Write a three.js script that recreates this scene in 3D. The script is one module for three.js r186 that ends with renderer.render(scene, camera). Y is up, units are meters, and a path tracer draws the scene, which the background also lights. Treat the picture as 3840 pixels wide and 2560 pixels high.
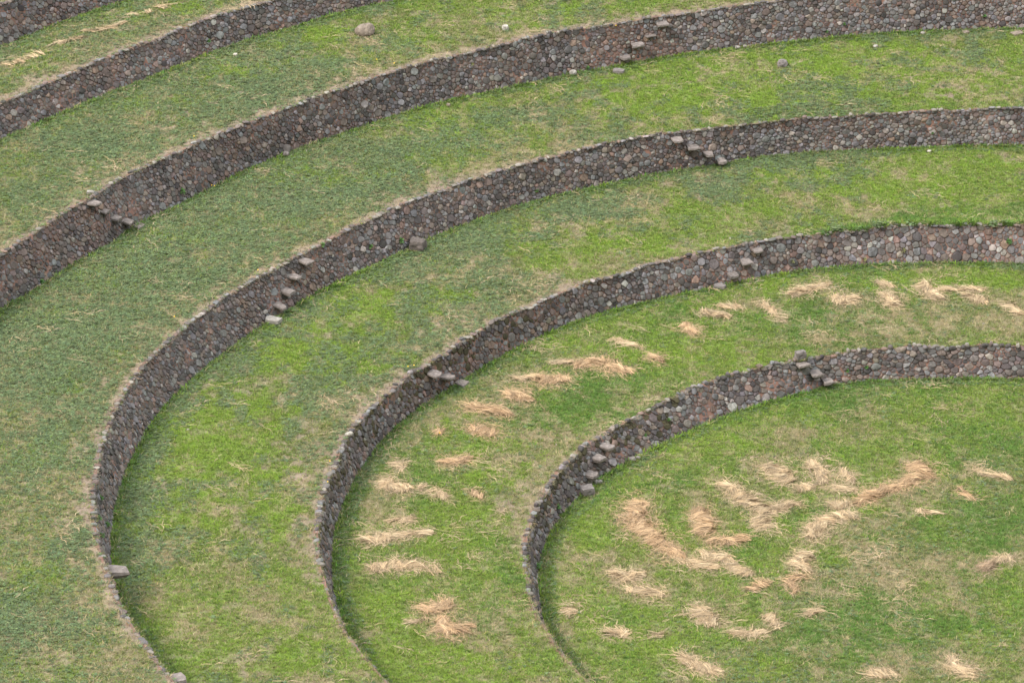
import * as THREE from 'three';
import { mergeGeometries, mergeVertices } from 'three/addons/utils/BufferGeometryUtils.js';

// ---------- camera, sky, sun, exposure ----------
const scene = new THREE.Scene();
const camera = new THREE.PerspectiveCamera(8.966, 1024 / 682, 1, 9000);
camera.position.set(-23.105, 89.459, 172.251); camera.rotation.set(-24.232 * Math.PI / 180, 0, 0); camera.updateMatrixWorld(); camera.updateProjectionMatrix();
const renderer = new THREE.WebGLRenderer({ antialias: true });
renderer.toneMapping = THREE.LinearToneMapping; renderer.toneMappingExposure = 3.2; renderer.shadowMap.enabled = true; renderer.shadowMap.type = THREE.PCFSoftShadowMap;
{ // overcast sky: three times as bright overhead as at the horizon
  const w = 64, h = 32, d = new Float32Array(w * h * 4);
  for (let y = 0; y < h; y++) for (let x = 0; x < w; x++) { const el = (y + .5) / h * Math.PI - Math.PI / 2, L = el > 0 ? (1 + 2 * Math.sin(el)) / 3 : .2, k = (y * w + x) * 4; d[k] = .9 * L; d[k + 1] = .92 * L; d[k + 2] = .96 * L; d[k + 3] = 1; }
  const t = new THREE.DataTexture(d, w, h, THREE.RGBAFormat, THREE.FloatType); t.mapping = THREE.EquirectangularReflectionMapping; t.magFilter = t.minFilter = THREE.LinearFilter; t.needsUpdate = true;
  scene.background = t; scene.environment = t;
}
const sun = new THREE.DirectionalLight(0xfff4e6, 1.5); sun.position.set(-88, 112, 52); sun.shadow.radius = 30; sun.castShadow = true; sun.shadow.mapSize.set(4096, 4096);
Object.assign(sun.shadow.camera, { left: -90, right: 90, top: 90, bottom: -90, near: 1, far: 400 }); scene.add(sun, sun.target);

// ---------- measured layout (metres; bearings in degrees; basin centre at the origin) ----------
const W = [{y0:0.0,rB:[22.02,22.02,22.01,22.0,21.98,21.97,21.96,21.94,21.93,21.92,21.92,21.93,21.95,21.98,22.01,22.04,22.06,22.07,22.1,22.14,22.21,22.3,22.39,22.46,22.47,22.42,22.31,22.19,22.1,22.06,22.02,21.98,21.93,21.88,21.82,21.74,21.68,21.66,21.65,21.66,21.67,21.69,21.71,21.75,21.82,21.89,21.92,21.92,21.91,21.92,21.95,21.98,22.0,22.01,22.01,22.01,22.01,22.01,22.01,22.0,21.97,21.95,21.94,21.96,22.0,22.04,22.08,22.1,22.13,22.15,22.19,22.21,22.24,22.29,22.36,22.4,22.42,22.43,22.42,22.4,22.36,22.33,22.29,22.24,22.21,22.17,22.15,22.12,22.11,22.09,22.09,22.08,22.08,22.07,22.07,22.07,22.07,22.07,22.07,22.07,22.07],rT:[22.62,22.62,22.61,22.6,22.58,22.57,22.56,22.54,22.53,22.53,22.55,22.58,22.62,22.66,22.67,22.67,22.66,22.65,22.66,22.7,22.75,22.81,22.89,22.95,22.97,22.95,22.89,22.83,22.8,22.82,22.84,22.85,22.84,22.81,22.76,22.68,22.62,22.58,22.57,22.57,22.57,22.57,22.58,22.58,22.61,22.63,22.63,22.6,22.57,22.55,22.54,22.52,22.5,22.48,22.47,22.48,22.49,22.51,22.51,22.51,22.51,22.51,22.52,22.55,22.6,22.64,22.68,22.7,22.73,22.75,22.79,22.81,22.84,22.89,22.96,23.0,23.02,23.03,23.02,23.0,22.96,22.93,22.89,22.84,22.81,22.77,22.75,22.72,22.71,22.69,22.69,22.68,22.68,22.67,22.67,22.67,22.67,22.67,22.67,22.67,22.67],yT:[1.5,1.5,1.5,1.5,1.5,1.5,1.5,1.5,1.5,1.5,1.49,1.48,1.54,1.52,1.5,1.49,1.49,1.49,1.5,1.51,1.51,1.5,1.49,1.49,1.48,1.49,1.5,1.5,1.51,1.5,1.5,1.51,1.52,1.52,1.52,1.51,1.51,1.5,1.5,1.5,1.51,1.5,1.5,1.51,1.5,1.5,1.49,1.5,1.5,1.51,1.5,1.5,1.5,1.5,1.5,1.5,1.5,1.5,1.5,1.5,1.5,1.5,1.5,1.5,1.5,1.5,1.5,1.5,1.5,1.5,1.5,1.5,1.5,1.5,1.5,1.5,1.5,1.5,1.5,1.5,1.5,1.5,1.5,1.5,1.5,1.5,1.5,1.5,1.5,1.5,1.5,1.5,1.5,1.5,1.5,1.5,1.5,1.5,1.5,1.5,1.5]},{y0:1.501,rB:[34.32,34.22,34.11,33.99,33.86,33.72,33.57,33.43,33.3,33.18,33.08,33.01,32.97,32.95,32.96,32.97,32.98,32.99,33.0,33.01,33.02,33.02,33.0,32.94,32.85,32.69,32.5,32.42,32.42,32.42,32.4,32.4,32.44,32.45,32.42,32.32,32.19,32.05,31.93,31.83,31.72,31.6,31.53,31.52,31.53,31.55,31.56,31.54,31.53,31.51,31.45,31.4,31.38,31.34,31.25,31.22,31.23,31.22,31.19,31.15,31.12,31.11,31.1,31.1,31.09,31.1,31.11,31.14,31.17,31.2,31.21,31.21,31.22,31.23,31.25,31.27,31.29,31.32,31.36,31.39,31.43,31.47,31.51,31.55,31.59,31.64,31.69,31.74,31.79,31.84,31.9,31.95,32.01,32.07,32.13,32.19,32.25,32.32,32.38,32.45,32.52],rT:[34.92,34.82,34.71,34.59,34.46,34.32,34.17,34.03,33.9,33.8,33.75,33.75,33.78,33.84,33.89,33.92,33.92,33.93,33.93,33.9,33.86,33.8,33.73,33.65,33.56,33.43,33.25,33.16,33.14,33.09,33.02,32.96,32.94,32.91,32.86,32.75,32.63,32.53,32.43,32.35,32.24,32.12,32.04,32.0,31.99,31.99,31.98,31.97,31.96,31.96,31.94,31.92,31.9,31.83,31.73,31.68,31.7,31.71,31.71,31.7,31.7,31.7,31.7,31.7,31.69,31.7,31.71,31.74,31.77,31.8,31.81,31.81,31.82,31.83,31.85,31.87,31.89,31.92,31.96,31.99,32.03,32.07,32.11,32.15,32.19,32.24,32.29,32.34,32.39,32.44,32.5,32.55,32.61,32.67,32.73,32.79,32.85,32.92,32.98,33.05,33.12],yT:[3.16,3.16,3.16,3.16,3.16,3.16,3.16,3.16,3.16,3.15,3.13,3.1,3.39,3.31,3.24,3.19,3.15,3.21,3.22,3.19,3.17,3.15,3.14,3.13,3.14,3.16,3.2,3.19,3.15,3.15,3.16,3.17,3.15,3.14,3.14,3.15,3.16,3.16,3.16,3.16,3.16,3.17,3.16,3.16,3.16,3.15,3.16,3.16,3.15,3.15,3.16,3.17,3.16,3.16,3.16,3.16,3.16,3.16,3.16,3.16,3.16,3.16,3.16,3.16,3.16,3.16,3.16,3.16,3.16,3.16,3.16,3.16,3.16,3.16,3.16,3.16,3.16,3.16,3.16,3.16,3.16,3.16,3.16,3.16,3.16,3.16,3.16,3.16,3.16,3.16,3.16,3.16,3.16,3.16,3.16,3.16,3.16,3.16,3.16,3.16,3.16]},{y0:3.158,rB:[47.17,47.03,46.88,46.72,46.56,46.4,46.23,46.06,45.89,45.73,45.57,45.43,45.29,45.17,45.06,44.9,44.76,44.7,44.65,44.65,44.65,44.56,44.36,44.04,43.92,43.87,43.78,43.61,43.47,43.35,43.23,43.09,42.88,42.66,42.5,42.28,42.05,41.79,41.65,41.55,41.46,41.41,41.34,41.27,41.23,41.2,41.18,41.15,41.16,41.16,41.18,41.2,41.18,41.14,41.05,41.0,40.95,40.93,40.9,40.85,40.81,40.79,40.75,40.71,40.68,40.62,40.55,40.53,40.52,40.48,40.43,40.39,40.37,40.39,40.44,40.5,40.57,40.65,40.75,40.87,40.99,41.11,41.23,41.36,41.47,41.59,41.7,41.81,41.92,42.03,42.14,42.26,42.37,42.49,42.61,42.73,42.86,42.98,43.11,43.24,43.38],rT:[47.77,47.63,47.48,47.32,47.16,47.0,46.83,46.66,46.49,46.32,46.14,45.96,45.76,45.58,45.42,45.23,45.07,45.0,44.96,44.95,44.96,44.87,44.7,44.43,44.35,44.35,44.3,44.16,44.03,43.92,43.8,43.7,43.56,43.41,43.32,43.15,42.96,42.71,42.55,42.42,42.3,42.22,42.17,42.14,42.14,42.13,42.13,42.11,42.13,42.13,42.15,42.16,42.14,42.09,41.97,41.88,41.79,41.71,41.64,41.56,41.5,41.45,41.39,41.33,41.29,41.22,41.15,41.13,41.12,41.08,41.03,40.99,40.97,40.99,41.04,41.1,41.17,41.25,41.35,41.47,41.59,41.71,41.83,41.96,42.07,42.19,42.3,42.41,42.52,42.63,42.74,42.86,42.97,43.09,43.21,43.33,43.46,43.58,43.71,43.84,43.98],yT:[5.16,5.16,5.16,5.16,5.16,5.16,5.16,5.16,5.16,5.16,5.17,5.19,5.15,5.15,5.14,5.13,5.12,5.08,5.08,5.06,5.02,5.05,5.08,5.15,5.17,5.16,5.15,5.17,5.19,5.15,5.13,5.13,5.16,5.18,5.16,5.16,5.18,5.21,5.19,5.17,5.15,5.13,5.14,5.16,5.17,5.17,5.17,5.17,5.18,5.18,5.17,5.16,5.16,5.17,5.16,5.16,5.16,5.16,5.16,5.16,5.16,5.16,5.16,5.16,5.16,5.16,5.16,5.16,5.16,5.16,5.16,5.16,5.16,5.16,5.16,5.16,5.16,5.16,5.16,5.16,5.16,5.16,5.16,5.16,5.16,5.16,5.16,5.16,5.16,5.16,5.16,5.16,5.16,5.16,5.16,5.16,5.16,5.16,5.16,5.16,5.16]},{y0:5.158,rB:[59.94,59.8,59.67,59.54,59.42,59.31,59.2,59.08,58.95,58.79,58.61,58.4,58.18,57.9,57.61,57.35,57.13,56.83,56.46,56.14,55.82,55.57,55.36,55.08,54.8,54.53,54.21,53.96,53.81,53.68,53.59,53.39,53.11,52.79,52.56,52.44,52.29,52.06,51.86,51.54,51.33,51.13,51.19,51.06,50.76,50.81,50.85,50.83,50.88,51.18,51.12,51.03,50.93,50.82,50.7,50.59,50.48,50.38,50.29,50.21,50.15,50.11,50.07,50.05,50.04,50.04,50.05,50.06,50.08,50.12,50.15,50.2,50.25,50.31,50.37,50.44,50.52,50.6,50.7,50.79,50.89,51.0,51.12,51.24,51.36,51.5,51.63,51.78,51.93,52.08,52.24,52.4,52.57,52.74,52.92,53.1,53.28,53.47,53.67,53.86,54.06],rT:[60.54,60.4,60.27,60.14,60.02,59.91,59.8,59.68,59.55,59.39,59.21,59.0,58.78,58.5,58.21,57.95,57.73,57.44,57.08,56.78,56.48,56.23,56.01,55.74,55.5,55.27,54.98,54.72,54.53,54.34,54.23,54.03,53.76,53.44,53.19,53.05,52.9,52.7,52.57,52.34,52.2,52.04,52.12,52.01,51.71,51.76,51.79,51.74,51.73,51.89,51.77,51.65,51.54,51.42,51.3,51.19,51.08,50.98,50.89,50.81,50.75,50.71,50.67,50.65,50.64,50.64,50.65,50.66,50.68,50.72,50.75,50.8,50.85,50.91,50.97,51.04,51.12,51.2,51.3,51.39,51.49,51.6,51.72,51.84,51.96,52.1,52.23,52.38,52.53,52.68,52.84,53.0,53.17,53.34,53.52,53.7,53.88,54.07,54.27,54.46,54.66],yT:[7.4,7.4,7.4,7.4,7.4,7.4,7.4,7.4,7.4,7.4,7.4,7.4,7.4,7.4,7.4,7.4,7.4,7.39,7.38,7.39,7.43,7.41,7.37,7.37,7.38,7.4,7.44,7.45,7.38,7.37,7.38,7.39,7.39,7.43,7.43,7.36,7.36,7.39,7.37,7.42,7.43,7.45,7.4,7.4,7.46,7.44,7.43,7.43,7.43,7.38,7.39,7.39,7.4,7.4,7.4,7.4,7.4,7.4,7.4,7.4,7.4,7.4,7.4,7.4,7.4,7.4,7.4,7.4,7.4,7.4,7.4,7.4,7.4,7.4,7.4,7.4,7.4,7.4,7.4,7.4,7.4,7.4,7.4,7.4,7.4,7.4,7.4,7.4,7.4,7.4,7.4,7.4,7.4,7.4,7.4,7.4,7.4,7.4,7.4,7.4,7.4]},{y0:7.397,rB:[71.5,71.25,70.99,70.73,70.46,70.19,69.92,69.64,69.36,69.08,68.79,68.5,68.21,67.92,67.63,67.33,67.04,66.75,66.45,66.16,65.87,65.58,65.29,65.0,64.72,64.44,64.16,63.89,63.63,63.45,63.38,63.12,62.65,62.48,62.24,61.87,61.42,61.15,61.01,60.87,60.71,60.62,60.59,60.49,60.34,60.17,60.0,59.83,59.67,59.51,59.37,59.23,59.11,59.0,58.89,58.8,58.73,58.66,58.6,58.55,58.51,58.48,58.46,58.45,58.44,58.45,58.46,58.49,58.52,58.56,58.61,58.67,58.74,58.81,58.9,58.99,59.09,59.2,59.32,59.45,59.59,59.73,59.88,60.04,60.2,60.38,60.56,60.75,60.94,61.15,61.36,61.57,61.79,62.02,62.26,62.5,62.74,62.99,63.25,63.51,63.77],rT:[72.1,71.85,71.59,71.33,71.06,70.79,70.52,70.24,69.96,69.68,69.39,69.1,68.81,68.52,68.23,67.93,67.64,67.35,67.05,66.76,66.47,66.18,65.89,65.6,65.32,65.04,64.76,64.49,64.23,64.05,63.97,63.72,63.25,63.11,62.9,62.59,62.18,61.93,61.78,61.61,61.43,61.31,61.25,61.13,60.95,60.77,60.6,60.43,60.27,60.11,59.97,59.83,59.71,59.6,59.49,59.4,59.33,59.26,59.2,59.15,59.11,59.08,59.06,59.05,59.04,59.05,59.06,59.09,59.12,59.16,59.21,59.27,59.34,59.41,59.5,59.59,59.69,59.8,59.92,60.05,60.19,60.33,60.48,60.64,60.8,60.98,61.16,61.35,61.54,61.75,61.96,62.17,62.39,62.62,62.86,63.1,63.34,63.59,63.85,64.11,64.37],yT:[8.99,8.99,8.99,8.99,8.99,8.99,8.99,8.99,8.99,8.99,8.99,8.99,8.99,8.99,8.99,8.99,8.99,8.99,8.99,8.99,8.99,8.99,8.99,8.99,8.99,8.99,8.99,8.99,8.99,8.99,8.99,8.99,8.99,8.97,9.0,8.99,9.01,9.02,9.0,8.98,8.99,9.01,8.99,8.99,8.99,8.99,8.99,8.99,8.99,8.99,8.99,8.99,8.99,8.99,8.99,8.99,8.99,8.99,8.99,8.99,8.99,8.99,8.99,8.99,8.99,8.99,8.99,8.99,8.99,8.99,8.99,8.99,8.99,8.99,8.99,8.99,8.99,8.99,8.99,8.99,8.99,8.99,8.99,8.99,8.99,8.99,8.99,8.99,8.99,8.99,8.99,8.99,8.99,8.99,8.99,8.99,8.99,8.99,8.99,8.99,8.99]},{y0:8.994,rB:[80.17,79.86,79.53,79.21,78.87,78.53,78.19,77.84,77.48,77.13,76.77,76.4,76.04,75.67,75.31,74.94,74.57,74.21,73.84,73.48,73.11,72.75,72.38,72.02,71.66,71.3,70.94,70.58,70.23,69.88,69.54,69.2,68.88,68.57,68.28,68.05,67.91,67.69,67.46,67.12,67.29,67.08,66.84,66.58,66.33,66.08,65.84,65.61,65.4,65.19,65.01,64.84,64.69,64.56,64.44,64.33,64.24,64.16,64.09,64.03,63.98,63.94,63.92,63.9,63.9,63.91,63.92,63.95,63.99,64.04,64.1,64.18,64.26,64.35,64.46,64.57,64.7,64.83,64.98,65.14,65.3,65.48,65.67,65.86,66.07,66.28,66.51,66.74,66.98,67.23,67.49,67.76,68.03,68.31,68.6,68.9,69.2,69.52,69.83,70.16,70.48],rT:[80.77,80.46,80.13,79.81,79.47,79.13,78.79,78.44,78.08,77.73,77.37,77.0,76.64,76.27,75.91,75.54,75.17,74.81,74.44,74.08,73.71,73.35,72.98,72.62,72.26,71.9,71.54,71.18,70.83,70.48,70.14,69.8,69.48,69.17,68.88,68.65,68.53,68.33,68.13,67.8,67.96,67.73,67.45,67.19,66.93,66.68,66.44,66.21,66.0,65.79,65.61,65.44,65.29,65.16,65.04,64.93,64.84,64.76,64.69,64.63,64.58,64.54,64.52,64.5,64.5,64.51,64.52,64.55,64.59,64.64,64.7,64.78,64.86,64.95,65.06,65.17,65.3,65.43,65.58,65.74,65.9,66.08,66.27,66.46,66.67,66.88,67.11,67.34,67.58,67.83,68.09,68.36,68.63,68.91,69.2,69.5,69.8,70.12,70.43,70.76,71.08],yT:[10.89,10.89,10.89,10.89,10.89,10.89,10.89,10.89,10.89,10.89,10.89,10.89,10.89,10.89,10.89,10.89,10.89,10.89,10.89,10.89,10.89,10.89,10.89,10.89,10.89,10.89,10.89,10.89,10.89,10.89,10.89,10.89,10.89,10.89,10.89,10.89,10.89,10.88,10.87,10.99,10.87,10.88,10.89,10.89,10.89,10.89,10.89,10.89,10.89,10.89,10.89,10.89,10.89,10.89,10.89,10.89,10.89,10.89,10.89,10.89,10.89,10.89,10.89,10.89,10.89,10.89,10.89,10.89,10.89,10.89,10.89,10.89,10.89,10.89,10.89,10.89,10.89,10.89,10.89,10.89,10.89,10.89,10.89,10.89,10.89,10.89,10.89,10.89,10.89,10.89,10.89,10.89,10.89,10.89,10.89,10.89,10.89,10.89,10.89,10.89,10.89]}];
const STEPS = [[3,15.5,0.84,0.5,0.55,0.2],[3,16.24,0.59,0.32,0.5,0.1],[3,17.14,0.45,0.6,0.6,0.2],[3,17.96,0.18,0.5,0.5,0.24],[3,58.52,0.91,0.6,0.5,0.17],[3,57.78,0.65,0.36,0.4,0.14],[3,56.96,0.4,0.46,0.45,0.2],[3,56.06,0.21,0.5,0.45,0.2],[3,55.22,0.01,0.46,0.5,0.2],[2,19.06,0.86,0.6,0.5,0.18],[2,18.0,0.62,0.62,0.5,0.2],[2,16.82,0.37,0.55,0.4,0.2],[2,15.88,0.13,0.6,0.42,0.26],[2,52.86,0.86,0.65,0.45,0.17],[2,54.22,0.65,0.5,0.4,0.18],[2,55.52,0.45,0.65,0.45,0.2],[2,56.78,0.26,0.6,0.4,0.17],[1,18.64,0.82,0.5,0.42,0.18],[1,19.98,0.57,0.55,0.45,0.18],[1,21.48,0.28,0.5,0.45,0.24],[1,58.08,0.75,0.58,0.5,0.19],[1,56.4,0.43,0.54,0.5,0.22],[1,54.72,0.06,0.54,0.45,0.16],[0,23.44,0.87,0.5,0.45,0.2],[0,21.7,0.55,0.5,0.45,0.22],[0,20.12,0.23,0.5,0.42,0.24],[0,57.56,0.78,0.6,0.4,0.22],[0,59.82,0.59,0.55,0.45,0.24],[0,62.3,0.34,0.5,0.5,0.26],[2,100.7,0.72,0.85,0.66,0.34],[2,114.9,0.72,0.65,0.6,0.28]];
const ROCKS = [[-31.12,-82.06,-50.78,0.96,0.66,4,"boulder","large tan and grey boulder alone on the upper grass terrace","tan"],[-23.48,-82.06,-51.53,0.36,0.38,4,"loose_stone","small white stone standing on grass near the upper wall edge","white"],[-8.24,-84.3,-51.92,0.58,0.44,3,"loose_stone","angular grey rock lying alone on the grass at upper right","grey"],[-27.85,-86.3,-30.82,0.77,0.62,2,"stone_block","dark square-cut block resting against the foot of the wall","dark"],[-17.27,-84.3,-50.87,0.6,0.3,3,"fallen_slab","flat grey stone fallen below the upper right step flight","grey"],[-19.78,-84.3,-50.45,0.44,0.33,3,"loose_stone","pale stone in the small heap at the wall foot, upper centre","pale"],[-19.42,-84.3,-50.8,0.27,0.22,3,"loose_stone","lesser pale stone in the small heap at the wall foot, upper centre","pale"],[-34.74,-86.3,-21.67,0.75,0.4,2,"fallen_slab","flat pale grey slab on the grass below a five-step flight","pale"],[-12.58,-87.96,-29.67,0.62,0.33,1,"fallen_slab","grey slab on the grass at the foot of three right-hand steps","grey"],[-19.59,-89.46,-9.18,0.64,0.45,0,"stone_block","thick purplish grey block lying below the left inner steps","grey"],[-19.1,-89.46,-10.33,0.41,0.22,0,"fallen_slab","small pale slab beside the lowest left inner step","pale"],[-17.28,-89.46,-13.17,0.32,0.24,0,"loose_stone","rounded pale stone on top of two others at the inner wall foot","pale"],[-17.43,-89.46,-12.77,0.34,0.19,0,"loose_stone","grey stone at the inner wall foot, left one of a little heap","grey"],[-17.14,-89.46,-12.93,0.22,0.17,0,"loose_stone","smallest grey stone of the little heap at the inner wall foot","grey"],[-37.99,-82.06,-47.47,0.22,0.19,4,"loose_stone","small white stone on the terrace in the upper left","white"],[-10.57,-84.3,-54.59,0.31,0.17,3,"loose_stone","whitish rubble bit at the far wall foot, left of the lone rock","pale"],[-10.16,-84.3,-54.73,0.22,0.17,3,"loose_stone","whitish rubble bit at the far wall foot, nearest the lone rock","pale"],[-2.9,-84.3,-54.87,0.28,0.17,3,"loose_stone","small pale stone on the far right grass below the top wall","pale"],[-0.11,-84.3,-56.89,0.25,0.17,3,"loose_stone","pale stone at the foot of the top wall, far right","pale"],[5.19,-84.3,-56.87,0.62,0.2,3,"fallen_slab","flat pinkish slab by the wall foot at the right edge","tan"],[2.34,-84.3,-57.03,0.39,0.17,3,"fallen_slab","flat pinkish slab at the far wall foot, near the right edge","tan"],[-0.79,-86.3,-44.13,0.22,0.13,2,"loose_stone","white stone on grass just below the right-hand middle wall","white"],[-34.88,-84.3,-38.59,0.34,0.26,3,"loose_stone","grey stone lying at the foot of the upper left wall","grey"],[-26.51,-84.3,-45.74,0.24,0.19,3,"loose_stone","pinkish stone on grass below the wall, upper centre","tan"],[-3.06,-84.3,-44.82,0.54,0.22,3,"loose_stone","heap of small flat pale stones on top of the middle wall","pale"],[-5.0,-84.3,-44.7,0.19,0.22,3,"loose_stone","small upright pale stone on the middle wall edge at right","pale"],[-44.04,-82.06,-27.78,0.4,0.23,4,"fallen_slab","pale grey slab at the head of the far left step flight","pale"],[-38.84,-82.06,-34.82,0.47,0.21,4,"fallen_slab","flat pale stones capping the wall, upper left","grey"],[-27.13,-86.3,-16.35,0.49,0.49,2,"stone_block","upright pale grey block at the head of the left middle steps","pale"],[-9.05,-87.96,-21.0,0.47,0.5,1,"stone_block","upright grey block at the head of the inner right steps","grey"],[-14.88,-82.06,-53.14,0.66,0.28,4,"fallen_slab","long pale slab at the head of the upper right steps","pale"],[-14.8,-84.3,-41.45,0.69,0.24,3,"fallen_slab","flat pale slab on the wall top above the right middle steps","pale"]];
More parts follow.
